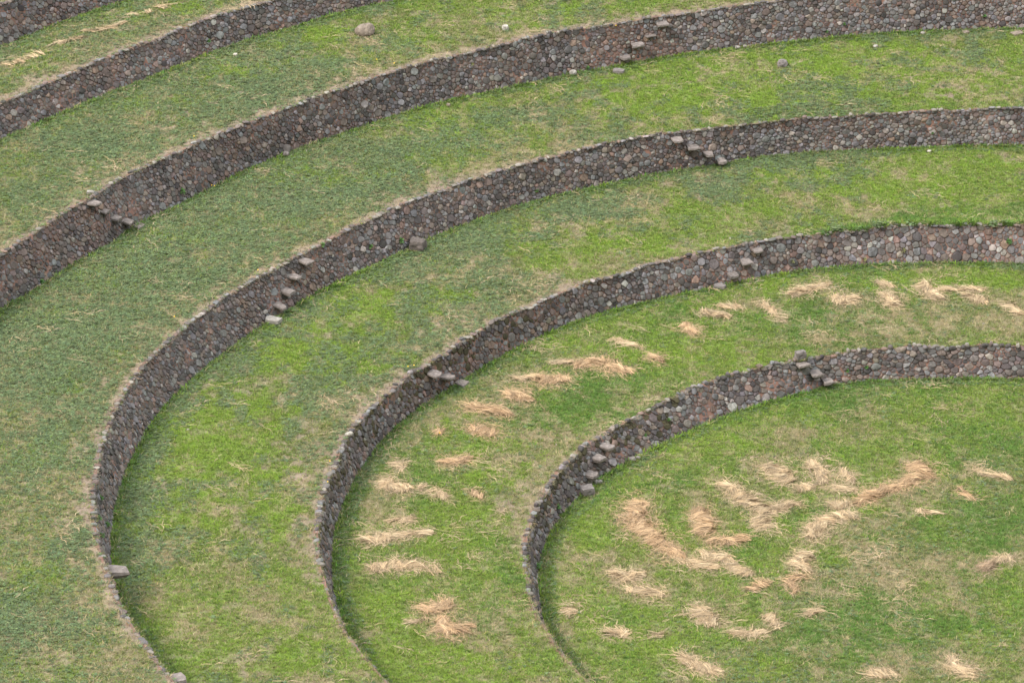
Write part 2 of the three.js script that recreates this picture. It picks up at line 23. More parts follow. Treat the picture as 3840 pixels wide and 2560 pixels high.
const HAY = [[0,0.5,[[-11.05,-11.99],[-10.73,-11.68],[-10.11,-10.59]],0,1.0,"rounded mound of straw, leftmost at the top of the grass floor"],[0,0.42,[[-8.99,-12.3],[-8.68,-11.68],[-8.61,-10.67]],0,1.0,"tall straw mound just right of the rounded mound on the floor"],[0,0.19,[[-8.99,-10.13],[-9.75,-9.75]],0,1.0,"thin straw tail linking the two upper mounds on the floor"],[0,0.3,[[-7.54,-11.52],[-7.23,-10.52]],0,0.8,"small straw tuft between the upper mounds and the long windrow"],[0,0.19,[[-8.07,-9.75],[-7.13,-9.67]],0,0.8,"low straw wisp under the small tuft on the floor"],[0,0.45,[[-4.07,-12.3],[-3.64,-10.9]],1,1.0,"reddish straw mound at the upper end of the long right-hand windrow"],[0,0.33,[[-4.27,-10.75],[-4.8,-10.05],[-5.71,-9.6],[-7.09,-8.23]],1,1.0,"long curving straw windrow running down-left across the floor"],[0,0.4,[[-13.11,-10.21],[-12.56,-8.91],[-11.99,-8.3],[-11.44,-7.25]],0,1.0,"thick straw swath slanting down-right on the upper floor"],[0,0.3,[[-11.23,-7.4],[-10.61,-7.85],[-9.91,-8.23]],0,1.0,"straw arm rising right from the slanting swath"],[0,0.57,[[-17.19,-7.78],[-17.55,-6.51],[-17.05,-5.47]],1,1.0,"largest straw heap, widest and leftmost on the grass floor"],[0,0.44,[[-16.92,-5.18],[-16.49,-4.15],[-15.99,-3.43],[-15.49,-2.78]],1,1.0,"straw swath trailing down-right from the largest heap"],[0,0.41,[[-14.51,-7.4],[-14.22,-6.21],[-14.34,-4.96]],1,1.0,"upright oval straw heap right of the largest heap"],[0,0.28,[[-14.04,-4.3],[-13.25,-4.15],[-12.51,-4.44]],1,1.0,"straw arm pointing right below the oval heap"],[0,0.38,[[-11.75,-6.51],[-11.51,-5.32]],0,1.0,"compact straw tuft beneath the slanting swath"],[0,0.29,[[-8.26,-7.93],[-7.51,-8.0]],0,1.0,"flat straw patch at the lower end of the long windrow"],[0,0.27,[[-8.13,-6.8],[-7.46,-6.8]],0,1.0,"second flat straw patch below the windrow end"],[0,0.33,[[-8.41,-6.65],[-8.87,-5.76]],0,1.0,"straw bundle stepping down-left from the windrow"],[0,0.45,[[-9.2,-5.69],[-9.4,-4.59]],0,1.0,"fan-shaped straw heap at the middle of the floor"],[0,0.31,[[-14.55,-2.85],[-13.84,-2.64],[-13.21,-2.21]],0,1.0,"spread straw sheaf below the right-pointing arm"],[0,0.28,[[-15.55,-2.35],[-14.85,-1.99],[-14.08,-1.64]],0,1.0,"flat straw sheaf left of the spread sheaf"],[0,0.23,[[-13.23,-1.78],[-12.86,-1.28],[-12.49,-0.93]],0,1.0,"narrow straw wisp at the lower right of the spread sheaf"],[0,0.43,[[-9.84,-2.85],[-10.22,-1.99],[-9.93,-1.42]],0,1.0,"tall straw heap below the fan-shaped heap"],[0,0.25,[[-10.22,-0.86],[-10.72,-0.15],[-10.44,0.54]],1,0.8,"ragged straw scrap under the tall heap"],[0,0.2,[[-11.68,-0.3],[-12.56,0.54]],1,0.6,"orange brown straw scrap in the lower middle of the floor"],[0,0.41,[[-14.89,2.27],[-14.6,3.02],[-14.3,3.63]],0,1.0,"pale straw heap at lower left of the floor"],[0,0.2,[[-13.51,4.37],[-12.83,4.64],[-12.12,4.37]],0,0.7,"thin straw streak right of the pale lower heap"],[0,0.17,[[-11.85,2.88],[-11.47,3.97]],0,0.7,"slender straw wisp slanting down in the lower floor"],[0,0.2,[[-9.59,2.34],[-10.13,2.88]],0,0.7,"small straw wisp on the plain green part of the floor"],[0,0.31,[[-1.71,-1.99],[-1.74,-1.42]],2,1.0,"brownish grass tussock near the right edge of the floor"],[0,0.19,[[-1.45,-2.28],[-0.29,-2.78]],0,0.7,"straw streak beside the brownish tussock"],[0,0.19,[[-1.44,-11.91],[-0.89,-11.21],[0.09,-10.82]],0,0.7,"broken straw streak at the upper right of the floor"],[0,0.34,[[-15.69,6.89],[-15.1,7.67],[-14.25,8.19]],0,1.0,"broad straw heap cut by the bottom of the frame"],[0,0.33,[[-4.2,7.02],[-3.8,8.06],[-3.3,8.64]],0,0.7,"straw patch in the bottom right corner"],[0,0.4,[[-7.75,8.45],[-6.86,8.19]],0,0.6,"flat straw patch at the bottom edge, right of centre"],[0,0.21,[[-2.33,-9.67],[-1.65,-8.3]],1,0.35,"scattered straw flakes on bright green grass at right"],[0,0.21,[[-4.36,-7.25],[-3.24,-7.1]],0,0.35,"scattered straw flakes left of the bright green patch"],[0,0.39,[[-18.47,-1.14],[-17.96,-0.72],[-17.43,-1.0]],0,1.0,"triangular straw heap on the lower left floor"],[0,0.26,[[-17.86,0.47],[-17.09,0.68],[-16.39,0.96]],0,1.0,"straw swath below the triangular heap"],[0,0.21,[[-18.91,4.64],[-18.53,4.51],[-18.09,4.77]],0,1.0,"isolated straw tuft near the bottom left of the floor"],[0,0.15,[[-16.95,4.77],[-16.51,4.64]],0,0.8,"tiny straw tuft right of the isolated tuft"],[0,0.17,[[-20.65,2.06],[-20.47,2.88]],0,0.6,"thin straw wisp next to the shaded inner wall foot"],[1,0.29,[[-26.24,-9.44],[-25.7,-9.36],[-25.23,-9.75]],1,1.0,"orange straw heap on the second terrace, near the upper wall"],[1,0.38,[[-28.94,-7.45],[-28.66,-6.77],[-27.86,-6.69]],0,1.0,"wide straw heap on the second terrace beside the left wall"],[1,0.2,[[-27.27,-6.92],[-26.66,-6.32],[-26.12,-5.87]],0,0.8,"loose straw streak right of the wide terrace heap"],[1,0.19,[[-28.52,-9.21],[-28.17,-8.59]],0,0.8,"small straw tuft above the wide terrace heap"],[1,0.16,[[-28.57,-3.43],[-27.59,-3.51]],0,1,"thin straw roll on the second terrace"],[1,0.26,[[-29.75,-1.34],[-29.05,-1.55],[-28.15,-1.91],[-26.85,-2.2]],0,1.0,"long low straw row, upper of two on the second terrace"],[1,0.3,[[-29.22,1.42],[-28.52,1.14],[-27.44,1.07],[-26.47,1.49]],0,1.0,"long low straw row, lower of two on the second terrace"],[1,0.35,[[-26.97,5.32],[-26.41,5.19],[-25.85,4.78]],1,1.0,"straw heap near the bottom of the second terrace, upper lobe"],[1,0.39,[[-26.14,6.26],[-26.07,7.06],[-25.57,7.12],[-25.01,6.92]],1,1.0,"brown straw heap near the bottom of the second terrace, lower lobe"],[1,0.16,[[-27.58,6.39],[-27.05,6.26]],0,0.7,"small straw wisp left of the bottom terrace heap"],[1,0.19,[[-24.93,-6.32],[-24.5,-5.87]],1,0.7,"small orange straw scrap in the middle of the second terrace"],[1,0.27,[[-13.57,-26.51],[-13.07,-26.43],[-12.36,-25.98]],0,1.0,"straw tuft on the second terrace below the right wall steps"],[1,0.15,[[-12.6,-27.23],[-12.08,-27.41],[-11.65,-27.29]],0,1.0,"narrow straw roll beside the tuft below the right steps"],[1,0.25,[[-10.67,-27.96],[-10.2,-27.14],[-9.7,-25.71]],0,0.7,"straw streak slanting down on the right part of the second terrace"],[1,0.31,[[-8.93,-28.96],[-8.02,-29.51],[-7.18,-30.06]],0,1.0,"straw sheaf with pointed ends under the right-hand wall"],[1,0.37,[[-6.85,-28.41],[-6.38,-27.87],[-5.84,-28.23]],0,1.0,"star-shaped straw tuft on the right of the second terrace"],[1,0.21,[[-4.51,-30.33],[-3.88,-29.87]],0,1.0,"small straw sheaf closest to the second wall at right"],[1,0.39,[[-4.24,-29.14],[-4.09,-28.23],[-3.93,-27.5]],0,1.0,"upright straw heap right of the star-shaped tuft"],[1,0.36,[[-2.24,-30.15],[-2.04,-29.14],[-1.59,-28.41]],0,1.0,"slanting straw heap on the far right terrace"],[1,0.19,[[-1.2,-29.51],[-0.33,-29.41],[0.71,-29.54]],0,1.0,"long straw streak at the far right of the second terrace"],[1,0.27,[[-0.25,-28.68],[0.64,-28.05]],0,1.0,"straw tuft below the long far right streak"],[1,0.25,[[1.69,-27.68],[2.21,-26.43]],0,0.6,"ragged straw patch at the right edge of the second terrace"],[1,0.29,[[-14.57,-24.91],[-14.1,-24.03]],1,0.8,"brown straw patch on the second terrace, right of the big sheaf"],[1,0.22,[[-20.96,-20.41],[-20.32,-20.66]],0,0.8,"small straw patch left of the broad upper sheaf"],[1,0.45,[[-19.83,-20.41],[-18.7,-20.58],[-17.66,-19.65]],1,1.0,"broad straw sheaf in the upper middle of the second terrace"],[1,0.38,[[-22.03,-18.64],[-21.33,-18.39],[-20.56,-18.55]],1,1.0,"shaggy straw heap below the broad upper sheaf"],[1,0.18,[[-23.01,-18.64],[-22.17,-18.64]],0,0.7,"thin straw trail left of the shaggy heap"],[1,0.36,[[-23.35,-16.81],[-22.87,-16.65],[-22.31,-16.32]],1,1.0,"straw heap in the row stepping down-left, second from top"],[1,0.32,[[-25.22,-15.5],[-24.32,-15.09],[-23.28,-14.77]],1,1.0,"orange straw row stepping down-left on the second terrace"],[1,0.34,[[-24.99,-13.08],[-24.58,-12.92],[-24.0,-12.53]],1,1.0,"straw heap lowest in the row stepping down-left"],[1,0.18,[[-26.76,-12.69],[-26.35,-12.64]],1,0.7,"brown straw scrap close to the left wall foot"],[1,0.28,[[-16.27,-21.35],[-15.8,-20.66]],1,0.7,"straw patch between the broad sheaf and the inner wall"],[1,0.18,[[-18.07,-23.34],[-17.37,-22.9],[-16.74,-22.29]],0,0.6,"thin straw streak under the second wall, centre"],[5,0.27,[[-49.93,-41.66],[-48.94,-42.42],[-47.99,-43.62]],0,0.22,"pale straw band at the left edge of the highest terrace"],[5,0.27,[[-47.71,-44.61],[-46.84,-45.27],[-45.98,-45.94]],0,0.22,"pale straw band in the middle of the highest terrace"],[5,0.31,[[-45.82,-46.72],[-44.85,-47.17],[-43.92,-48.19]],0,0.23,"pale straw band further right on the highest terrace"],[5,0.24,[[-43.85,-49.33],[-42.95,-49.79],[-41.62,-50.94]],0,0.15,"faint straw band near the top edge of the frame"]];
const PATCH = [[2,-36.85,9.06,2.03,3.61,"d"],[2,-33.7,9.45,2.76,2.38,"d"],[2,-35.41,5.46,2.06,2.06,"d"],[2,-36.56,-0.84,1.16,2.19,"d"],[2,-32.47,12.16,1.45,1.54,"s"],[2,-34.22,13.3,1.8,1.14,"s"],[2,-38.1,-0.84,0.58,1.75,"s"],[3,-43.75,-0.27,1.54,2.67,"d"],[3,-45.16,-6.57,1.19,1.88,"d"],[3,-41.19,-16.25,1.65,1.53,"d"],[3,-44.05,-20.37,2.1,1.32,"d"],[3,-41.89,15.12,1.42,1.52,"d"],[0,-4.25,0.19,3.29,2.55,"d"],[0,-7.85,-3.64,1.58,1.76,"d"],[0,-4.48,-8.53,1.61,1.15,"d"],[0,-16.87,1.44,1.54,1.67,"d"],[1,-6.32,-26.02,4.34,1.35,"d"],[1,-11.66,-27.64,1.97,1.09,"d"],[1,-28.41,1.0,1.15,2.55,"d"],[1,-24.9,7.12,1.68,2.0,"d"],[1,-21.59,-12.41,1.23,1.92,"d"],[3,0.06,-50.62,3.57,2.04,"d"],[2,-1.86,-41.0,3.45,1.23,"d"],[2,-38.07,2.36,1.14,0.93,"d"],[2,-37.79,3.61,1.14,0.84,"d"],[2,-37.61,-5.03,1.18,0.82,"d"],[3,-43.65,4.64,0.47,1.69,"d"],[2,-6.76,-36.48,2.48,0.83,"d"],[2,-12.73,-34.2,0.67,0.47,"d"],[4,-42.35,-38.84,1.02,0.63,"d"],[4,-41.97,-41.23,0.91,0.57,"d"],[4,-36.91,-47.01,0.93,0.53,"d"],[3,-38.51,-22.49,3.18,2.98,"c"],[3,-43.26,-16.25,4.13,3.61,"c"],[3,-45.04,-11.3,2.02,3.96,"c"],[3,-36.42,-26.84,2.59,2.52,"c"],[3,-26.0,-41.56,2.75,2.53,"c"],[3,-24.4,-44.08,1.85,1.6,"c"],[3,-27.11,-39.08,2.5,2.16,"c"],[3,-29.69,-33.68,1.78,1.48,"c"],[3,-42.49,-19.33,1.26,1.05,"s"],[3,-34.5,-31.94,3.31,2.04,"c"],[3,-33.79,-36.05,3.14,1.81,"b"],[3,-27.18,-43.76,1.85,1.41,"b"],[3,-10.74,-48.63,6.14,3.35,"b"],[3,-5.71,-53.34,4.81,2.42,"b"],[3,-15.53,-46.01,3.5,2.62,"b"],[3,2.15,-47.64,2.82,2.33,"s"],[3,-2.32,-50.62,5.95,2.72,"b"],[3,-21.4,-42.81,1.38,1.91,"d"],[3,-20.27,-40.31,2.06,1.56,"d"],[3,-26.44,-40.31,0.69,0.62,"s"],[3,-43.97,-2.48,2.13,4.58,"c"],[3,-43.96,5.26,1.12,3.82,"d"],[3,-42.45,9.32,2.01,2.02,"b"],[3,-42.43,13.23,2.69,2.73,"c"],[3,-41.83,6.09,0.93,2.08,"c"],[3,-43.81,12.07,1.08,2.36,"c"],[3,-39.51,15.87,1.42,2.27,"d"],[3,-42.77,16.98,2.11,1.49,"b"],[3,-43.52,-7.97,1.19,1.9,"d"],[3,-39.88,-26.84,3.03,1.4,"b"],[3,-42.75,-22.49,3.18,1.35,"b"],[3,-45.73,-18.29,1.88,1.3,"b"],[3,-42.55,2.32,0.95,1.73,"d"],[4,-41.73,-38.03,2.03,1.56,"d"],[4,-35.83,-41.8,2.52,1.8,"c"],[4,-37.66,-41.8,0.92,0.51,"s"],[4,-35.98,-42.44,0.5,0.39,"s"],[4,-38.08,-41.16,0.32,0.57,"s"],[4,-40.01,-39.27,0.57,0.5,"s"],[4,-41.14,-39.27,0.68,0.5,"s"],[4,-40.53,-37.1,0.79,0.49,"s"],[4,-45.42,-29.36,3.05,2.63,"b"],[4,-46.92,-24.84,1.28,1.97,"b"],[4,-29.61,-49.36,1.65,1.71,"c"],[4,-32.79,-46.02,1.4,1.33,"c"],[4,-26.11,-52.79,2.87,1.75,"d"],[4,-31.48,-48.69,2.12,1.49,"d"],[4,-38.8,-45.36,2.79,1.66,"b"],[4,-43.08,-40.85,2.74,1.6,"b"],[4,-21.33,-53.49,2.63,1.55,"b"],[4,-17.72,-54.54,2.16,1.13,"b"],[4,-23.72,-52.1,1.19,0.97,"s"],[4,-15.78,-54.9,1.44,0.99,"s"],[4,-44.81,-34.67,2.45,1.83,"c"],[4,-46.61,-28.21,1.3,1.44,"c"],[4,-33.91,-50.72,2.37,1.38,"b"],[5,-45.67,-45.05,3.24,1.68,"d"],[5,-42.87,-47.73,2.34,1.37,"d"],[5,-48.28,-41.13,1.37,1.3,"b"],[5,-47.1,-43.07,1.61,1.19,"b"],[5,-40.72,-50.48,1.42,0.84,"b"],[5,-47.89,-39.53,0.68,0.51,"s"],[2,-36.55,-7.08,2.19,6.14,"b"],[2,-34.29,-17.66,3.13,2.55,"b"],[2,-31.12,-22.81,2.99,2.13,"b"],[2,-37.52,-0.84,1.35,3.08,"b"],[2,-33.53,-2.15,1.36,3.12,"b"],[2,-39.01,-13.69,1.02,2.97,"c"],[2,-39.57,-7.54,0.7,2.81,"c"],[2,-39.56,-2.15,0.78,4.03,"c"],[2,-39.28,3.81,0.85,2.95,"c"],[2,-36.55,-17.16,1.25,2.03,"c"],[2,-33.3,-23.87,1.93,1.61,"c"],[2,-29.14,-28.76,2.41,1.68,"c"],[2,-24.79,-32.42,2.66,1.73,"c"],[2,-19.63,-36.19,2.71,1.48,"c"],[2,-12.52,-39.17,0.91,2.13,"c"],[2,-15.78,-36.78,2.03,1.49,"d"],[2,-6.74,-36.78,3.84,1.49,"d"],[2,1.06,-35.6,3.37,1.3,"g"],[2,-11.36,-34.73,3.36,1.17,"d"],[2,-3.16,-39.17,4.56,1.83,"b"],[2,-7.61,-41.0,3.45,1.23,"b"],[2,-9.81,-42.85,2.78,0.94,"c"],[2,-21.5,-27.11,2.39,1.37,"s"],[2,-26.84,-21.5,2.33,1.15,"s"],[2,-29.54,-12.24,1.02,1.7,"s"],[2,-30.85,-8.93,0.8,1.65,"s"],[2,-32.44,0.45,0.67,5.26,"s"],[2,-31.66,5.46,0.56,2.48,"s"],[2,-19.73,-29.32,1.97,1.23,"d"],[2,-25.85,-28.21,3.27,1.67,"d"],[2,-27.53,-24.41,2.58,1.34,"b"],[2,-29.89,-17.16,1.87,1.77,"b"],[2,-37.22,6.27,1.68,2.46,"d"],[2,-34.5,8.27,2.22,2.0,"d"],[2,-33.55,12.16,2.54,1.93,"b"],[2,-36.33,11.39,1.27,1.94,"d"],[2,-32.69,-5.26,0.79,2.74,"s"],[2,-35.98,2.15,1.52,2.13,"d"],[2,-17.04,-31.56,2.66,1.14,"b"],[2,0.55,-42.23,3.46,1.25,"b"],[1,-16.2,-21.82,4.69,2.35,"b"],[1,-19.5,-15.3,2.9,2.47,"g"],[1,-17.34,-18.76,3.15,2.03,"g"],[1,-9.6,-25.49,4.76,1.88,"g"],[1,-10.46,-29.83,2.64,1.11,"b"],[1,-3.8,-30.38,4.42,1.4,"b"],[1,0.67,-30.94,1.99,1.12,"b"],[1,-2.07,-24.96,4.32,1.34,"d"],[1,-0.02,-23.9,2.36,1.06,"s"],[1,-7.58,-23.38,3.22,1.05,"d"],[1,-24.65,-11.46,2.04,2.38,"b"],[1,-23.63,-7.75,1.8,1.84,"b"],[1,-25.56,-1.98,2.34,2.63,"b"],[1,-23.98,4.31,1.89,2.47,"g"],[1,-23.61,-0.27,0.97,2.15,"g"],[1,-28.54,-4.17,1.18,1.78,"d"],[1,-30.02,-7.3,0.8,2.29,"d"],[1,-23.03,-5.5,0.89,3.63,"s"],[1,-23.02,-9.59,1.01,1.87,"d"],[1,-22.65,3.08,0.76,2.5,"d"],[1,-27.28,9.47,2.21,1.56,"b"],[1,-23.58,10.24,2.21,1.55,"b"],[1,-28.31,5.12,1.32,2.04,"b"],[1,-14.32,-26.56,2.61,1.08,"g"],[1,-21.52,-23.38,1.93,1.32,"b"],[1,-13.18,-17.76,1.88,0.9,"d"],[1,-26.73,-14.33,1.86,1.22,"d"],[1,-29.56,7.12,0.93,2.0,"d"],[1,-21.72,7.12,0.75,1.6,"d"],[0,-5.67,-19.49,5.92,1.77,"g"],[0,-0.81,-15.08,3.11,2.44,"g"],[0,-14.32,-14.6,2.49,1.69,"b"],[0,-18.57,-9.44,1.01,1.61,"g"],[0,-19.65,-5.4,0.99,1.78,"b"],[0,-1.88,-6.28,2.39,2.72,"g"],[0,-8.19,3.9,2.85,2.46,"g"],[0,-12.01,0.61,2.32,1.26,"g"],[0,-9.6,-7.18,1.2,1.36,"g"],[0,-12.75,-4.08,1.19,1.32,"g"],[0,-5.04,-1.92,2.93,1.73,"d"],[0,-9.09,0.19,2.32,1.48,"d"],[0,-18.77,0.19,1.74,2.54,"d"],[0,-20.31,-0.65,0.97,3.43,"d"],[0,-16.98,5.11,2.27,2.02,"b"],[0,-14.26,7.87,2.24,0.98,"b"],[0,-2.67,3.9,2.28,1.64,"g"],[0,-4.89,7.48,2.8,0.99,"d"],[0,-11.32,-12.69,3.08,1.43,"d"],[0,-8.05,-15.56,3.12,1.46,"d"],[0,-1.49,-19.0,2.53,1.26,"d"],[0,-20.75,4.3,0.76,2.03,"d"],[0,-6.35,2.27,1.92,1.45,"g"],[0,-1.73,0.19,1.36,1.7,"g"],[0,-15.69,-10.82,1.43,1.4,"g"],[0,-20.15,2.27,1.15,1.66,"b"]];
const WEEDS = [[2,43.06,0.26,0.35],[3,64.72,0.08,0.3],[1,-4.08,0.6,0.4],[1,5.24,0.36,0.35],[3,23.02,-0.1,0.25],[3,27.84,0.73,0.25],[2,30.28,0.27,0.25],[2,50.4,0.99,0.3],[0,14.68,0.48,0.22],[0,17.12,0.44,0.22],[0,45.14,0.54,0.25],[0,49.74,0.45,0.18],[0,86.22,0.16,0.35],[0,71.96,0.33,0.3],[2,90.7,0.71,0.3],[2,94.4,0.84,0.35],[2,92.06,0.31,0.3],[2,95.8,0.72,0.3],[3,50.9,0.23,0.4],[4,39.38,0.38,0.25],[1,15.4,0.32,0.3],[1,8.8,0.19,0.35],[2,0.72,0.39,0.15],[3,4.58,0.31,0.2],[3,-3.38,0.33,0.3],[3,5.6,0.17,0.2],[3,20.36,0.09,0.25],[2,46.04,0.44,0.25]];
const FLOWERS = [[4,-39.4,-35.27],[3,-38.34,-34.09],[4,-29.41,-46.02],[4,-17.41,-52.1],[3,-39.23,-17.63],[3,-35.55,-23.45],[2,-27.78,-16.55],[2,-28.06,-16.26],[1,-26.5,-12.36],[2,-31.4,-6.07],[2,-31.41,-3.83],[3,-38.48,-34.15],[4,-30.36,-46.48]];
// ---------- helpers ----------
let seed = 12345;
function rnd() { seed |= 0; seed = seed + 0x6D2B79F5 | 0; let t = Math.imul(seed ^ seed >>> 15, 1 | seed); t = t + Math.imul(t ^ t >>> 7, 61 | t) ^ t; return ((t ^ t >>> 14) >>> 0) / 4294967296; }
const rr = (a, b) => a + (b - a) * rnd();
const gauss = () => (rnd() + rnd() + rnd() + rnd() - 2) * 1.22;
const clamp = (v, a, b) => v < a ? a : v > b ? b : v;
const sstep = (a, b, v) => { const t = clamp((v - a) / (b - a), 0, 1); return t * t * (3 - 2 * t); };
const HASH = new Float32Array(65536); for (let i = 0; i < 65536; i++) HASH[i] = rnd();
function vnoise(x, y) {
  const xi = Math.floor(x), yi = Math.floor(y); let fx = x - xi, fy = y - yi; fx = fx * fx * (3 - 2 * fx); fy = fy * fy * (3 - 2 * fy);
  const a = xi & 255, b = xi + 1 & 255, c = (yi & 255) << 8, d = (yi + 1 & 255) << 8;
  const p = HASH[a | c], q = HASH[b | c], r = HASH[a | d], s = HASH[b | d];
  return p + (q - p) * fx + (r - p + (p - q - r + s) * fx) * fy;
}
const fbm = (x, y, o = 3) => { let v = 0, a = .5, n = 0; for (let i = 0; i < o; i++) { v += a * vnoise(x, y); n += a; x = x * 2.03 + 17.1; y = y * 2.03 + 5.7; a *= .5; } return v / n; };
const numbers = {};
function numbered(name) { const n = numbers[name] = (numbers[name] ?? -1) + 1; return n ? name + '_' + String(n).padStart(3, '0') : name; }
function tag(o, label, category, group, kind) { o.userData = { label, category }; if (group) o.userData.group = group; if (kind) o.userData.kind = kind; return o; }
function shade(o) { o.castShadow = o.receiveShadow = true; return o; }
class Buf {                                                   // collects triangles of one mesh
  constructor() { this.p = []; this.c = []; this.u = []; this.i = []; this.n = 0; }
  v(x, y, z, c, u = 0, w = 0) { this.p.push(x, y, z); this.c.push(c[0], c[1], c[2]); this.u.push(u, w); return this.n++; }
  t(a, b, c) { this.i.push(a, b, c); }
  geo(flat) {
    let g = new THREE.BufferGeometry();
    g.setAttribute('position', new THREE.Float32BufferAttribute(this.p, 3)); g.setAttribute('color', new THREE.Float32BufferAttribute(this.c, 3)); g.setAttribute('uv', new THREE.Float32BufferAttribute(this.u, 2));
    g.setIndex(this.i); if (flat) g = g.toNonIndexed(); g.computeVertexNormals(); return g;
  }
}
function texture(n, fn, srgb, repeat = true) {
  const d = new Uint8Array(n * n * 4); const o = [0, 0, 0];
  for (let y = 0; y < n; y++) for (let x = 0; x < n; x++) { fn(x, y, o); const k = (y * n + x) * 4; d[k] = clamp(o[0], 0, 1) * 255; d[k + 1] = clamp(o[1], 0, 1) * 255; d[k + 2] = clamp(o[2], 0, 1) * 255; d[k + 3] = 255; }
  const t = new THREE.DataTexture(d, n, n); t.magFilter = THREE.LinearFilter; t.minFilter = THREE.LinearFilter; if (srgb) t.colorSpace = THREE.SRGBColorSpace;
  if (repeat) t.wrapS = t.wrapT = THREE.RepeatWrapping; t.needsUpdate = true; return t;
}
const toS = v => v <= .0031308 ? v * 12.92 : 1.055 * Math.pow(v, 1 / 2.4) - .055;

// ---------- the basin: six walls as radius and height against the bearing from the basin's centre (0 = away from the camera, 90 = left) ----------
const TH0 = -30, DTH = 2, NW = W.length;
function prof(arr, th) {
  while (th < TH0) th += 360; while (th >= TH0 + 360) th -= 360;
  const last = TH0 + DTH * (arr.length - 1);
  if (th >= last) { const t = (th - last) / (TH0 + 360 - last); return arr[arr.length - 1] * (1 - t) + arr[0] * t; }
  const q = (th - TH0) / DTH, i = Math.floor(q), f = q - i, n = arr.length;
  const p0 = arr[Math.max(0, i - 1)], p1 = arr[i], p2 = arr[Math.min(n - 1, i + 1)], p3 = arr[Math.min(n - 1, i + 2)];
  return p1 + .5 * f * (p2 - p0 + f * (2 * p0 - 5 * p1 + 4 * p2 - p3 + f * (3 * (p1 - p2) + p3 - p0)));
}
const D2R = Math.PI / 180;
const pol = (th, r) => [-r * Math.sin(th * D2R), -r * Math.cos(th * D2R)];
const bearing = (x, z) => Math.atan2(-x, -z) / D2R;
const LEVELS = [0, ...W.map((w, k) => k < NW - 1 ? W[k + 1].y0 : w.yT[0])];
// the top of the wall wavers a little
const edgeWave = (k, th) => { const s = th * D2R * 50; return (fbm(s * .35 + k * 31, k * 7.7, 2) - .5) * .24 + (vnoise(s * 1.6, k * 3.1) - .5) * .11; };
const topY = (k, th) => prof(W[k].yT, th) + edgeWave(k, th);
function levelAt(th, r) {                                      // -1 where a wall stands
  for (let k = 0; k < NW; k++) { if (r < prof(W[k].rB, th)) return k; if (r < prof(W[k].rT, th)) return -1; }
  return NW;
}
function groundY(L, th, r) {
  const [x, z] = pol(th, r); const base = LEVELS[L];
  let y = base + (fbm(x * .22 + 40, z * .22 + 9, 2) - .5) * .16 + (vnoise(x * 1.1, z * 1.1) - .5) * .035;
  if (L > 0) { const rT = prof(W[L - 1].rT, th), t = sstep(1.6, 0, r - rT); y += (topY(L - 1, th) - .02 - y) * t; }
  if (L < NW) { const rB = prof(W[L].rB, th), t = sstep(1.2, 0, rB - r); y += (base + .03 - y) * t; }
  return y;
}
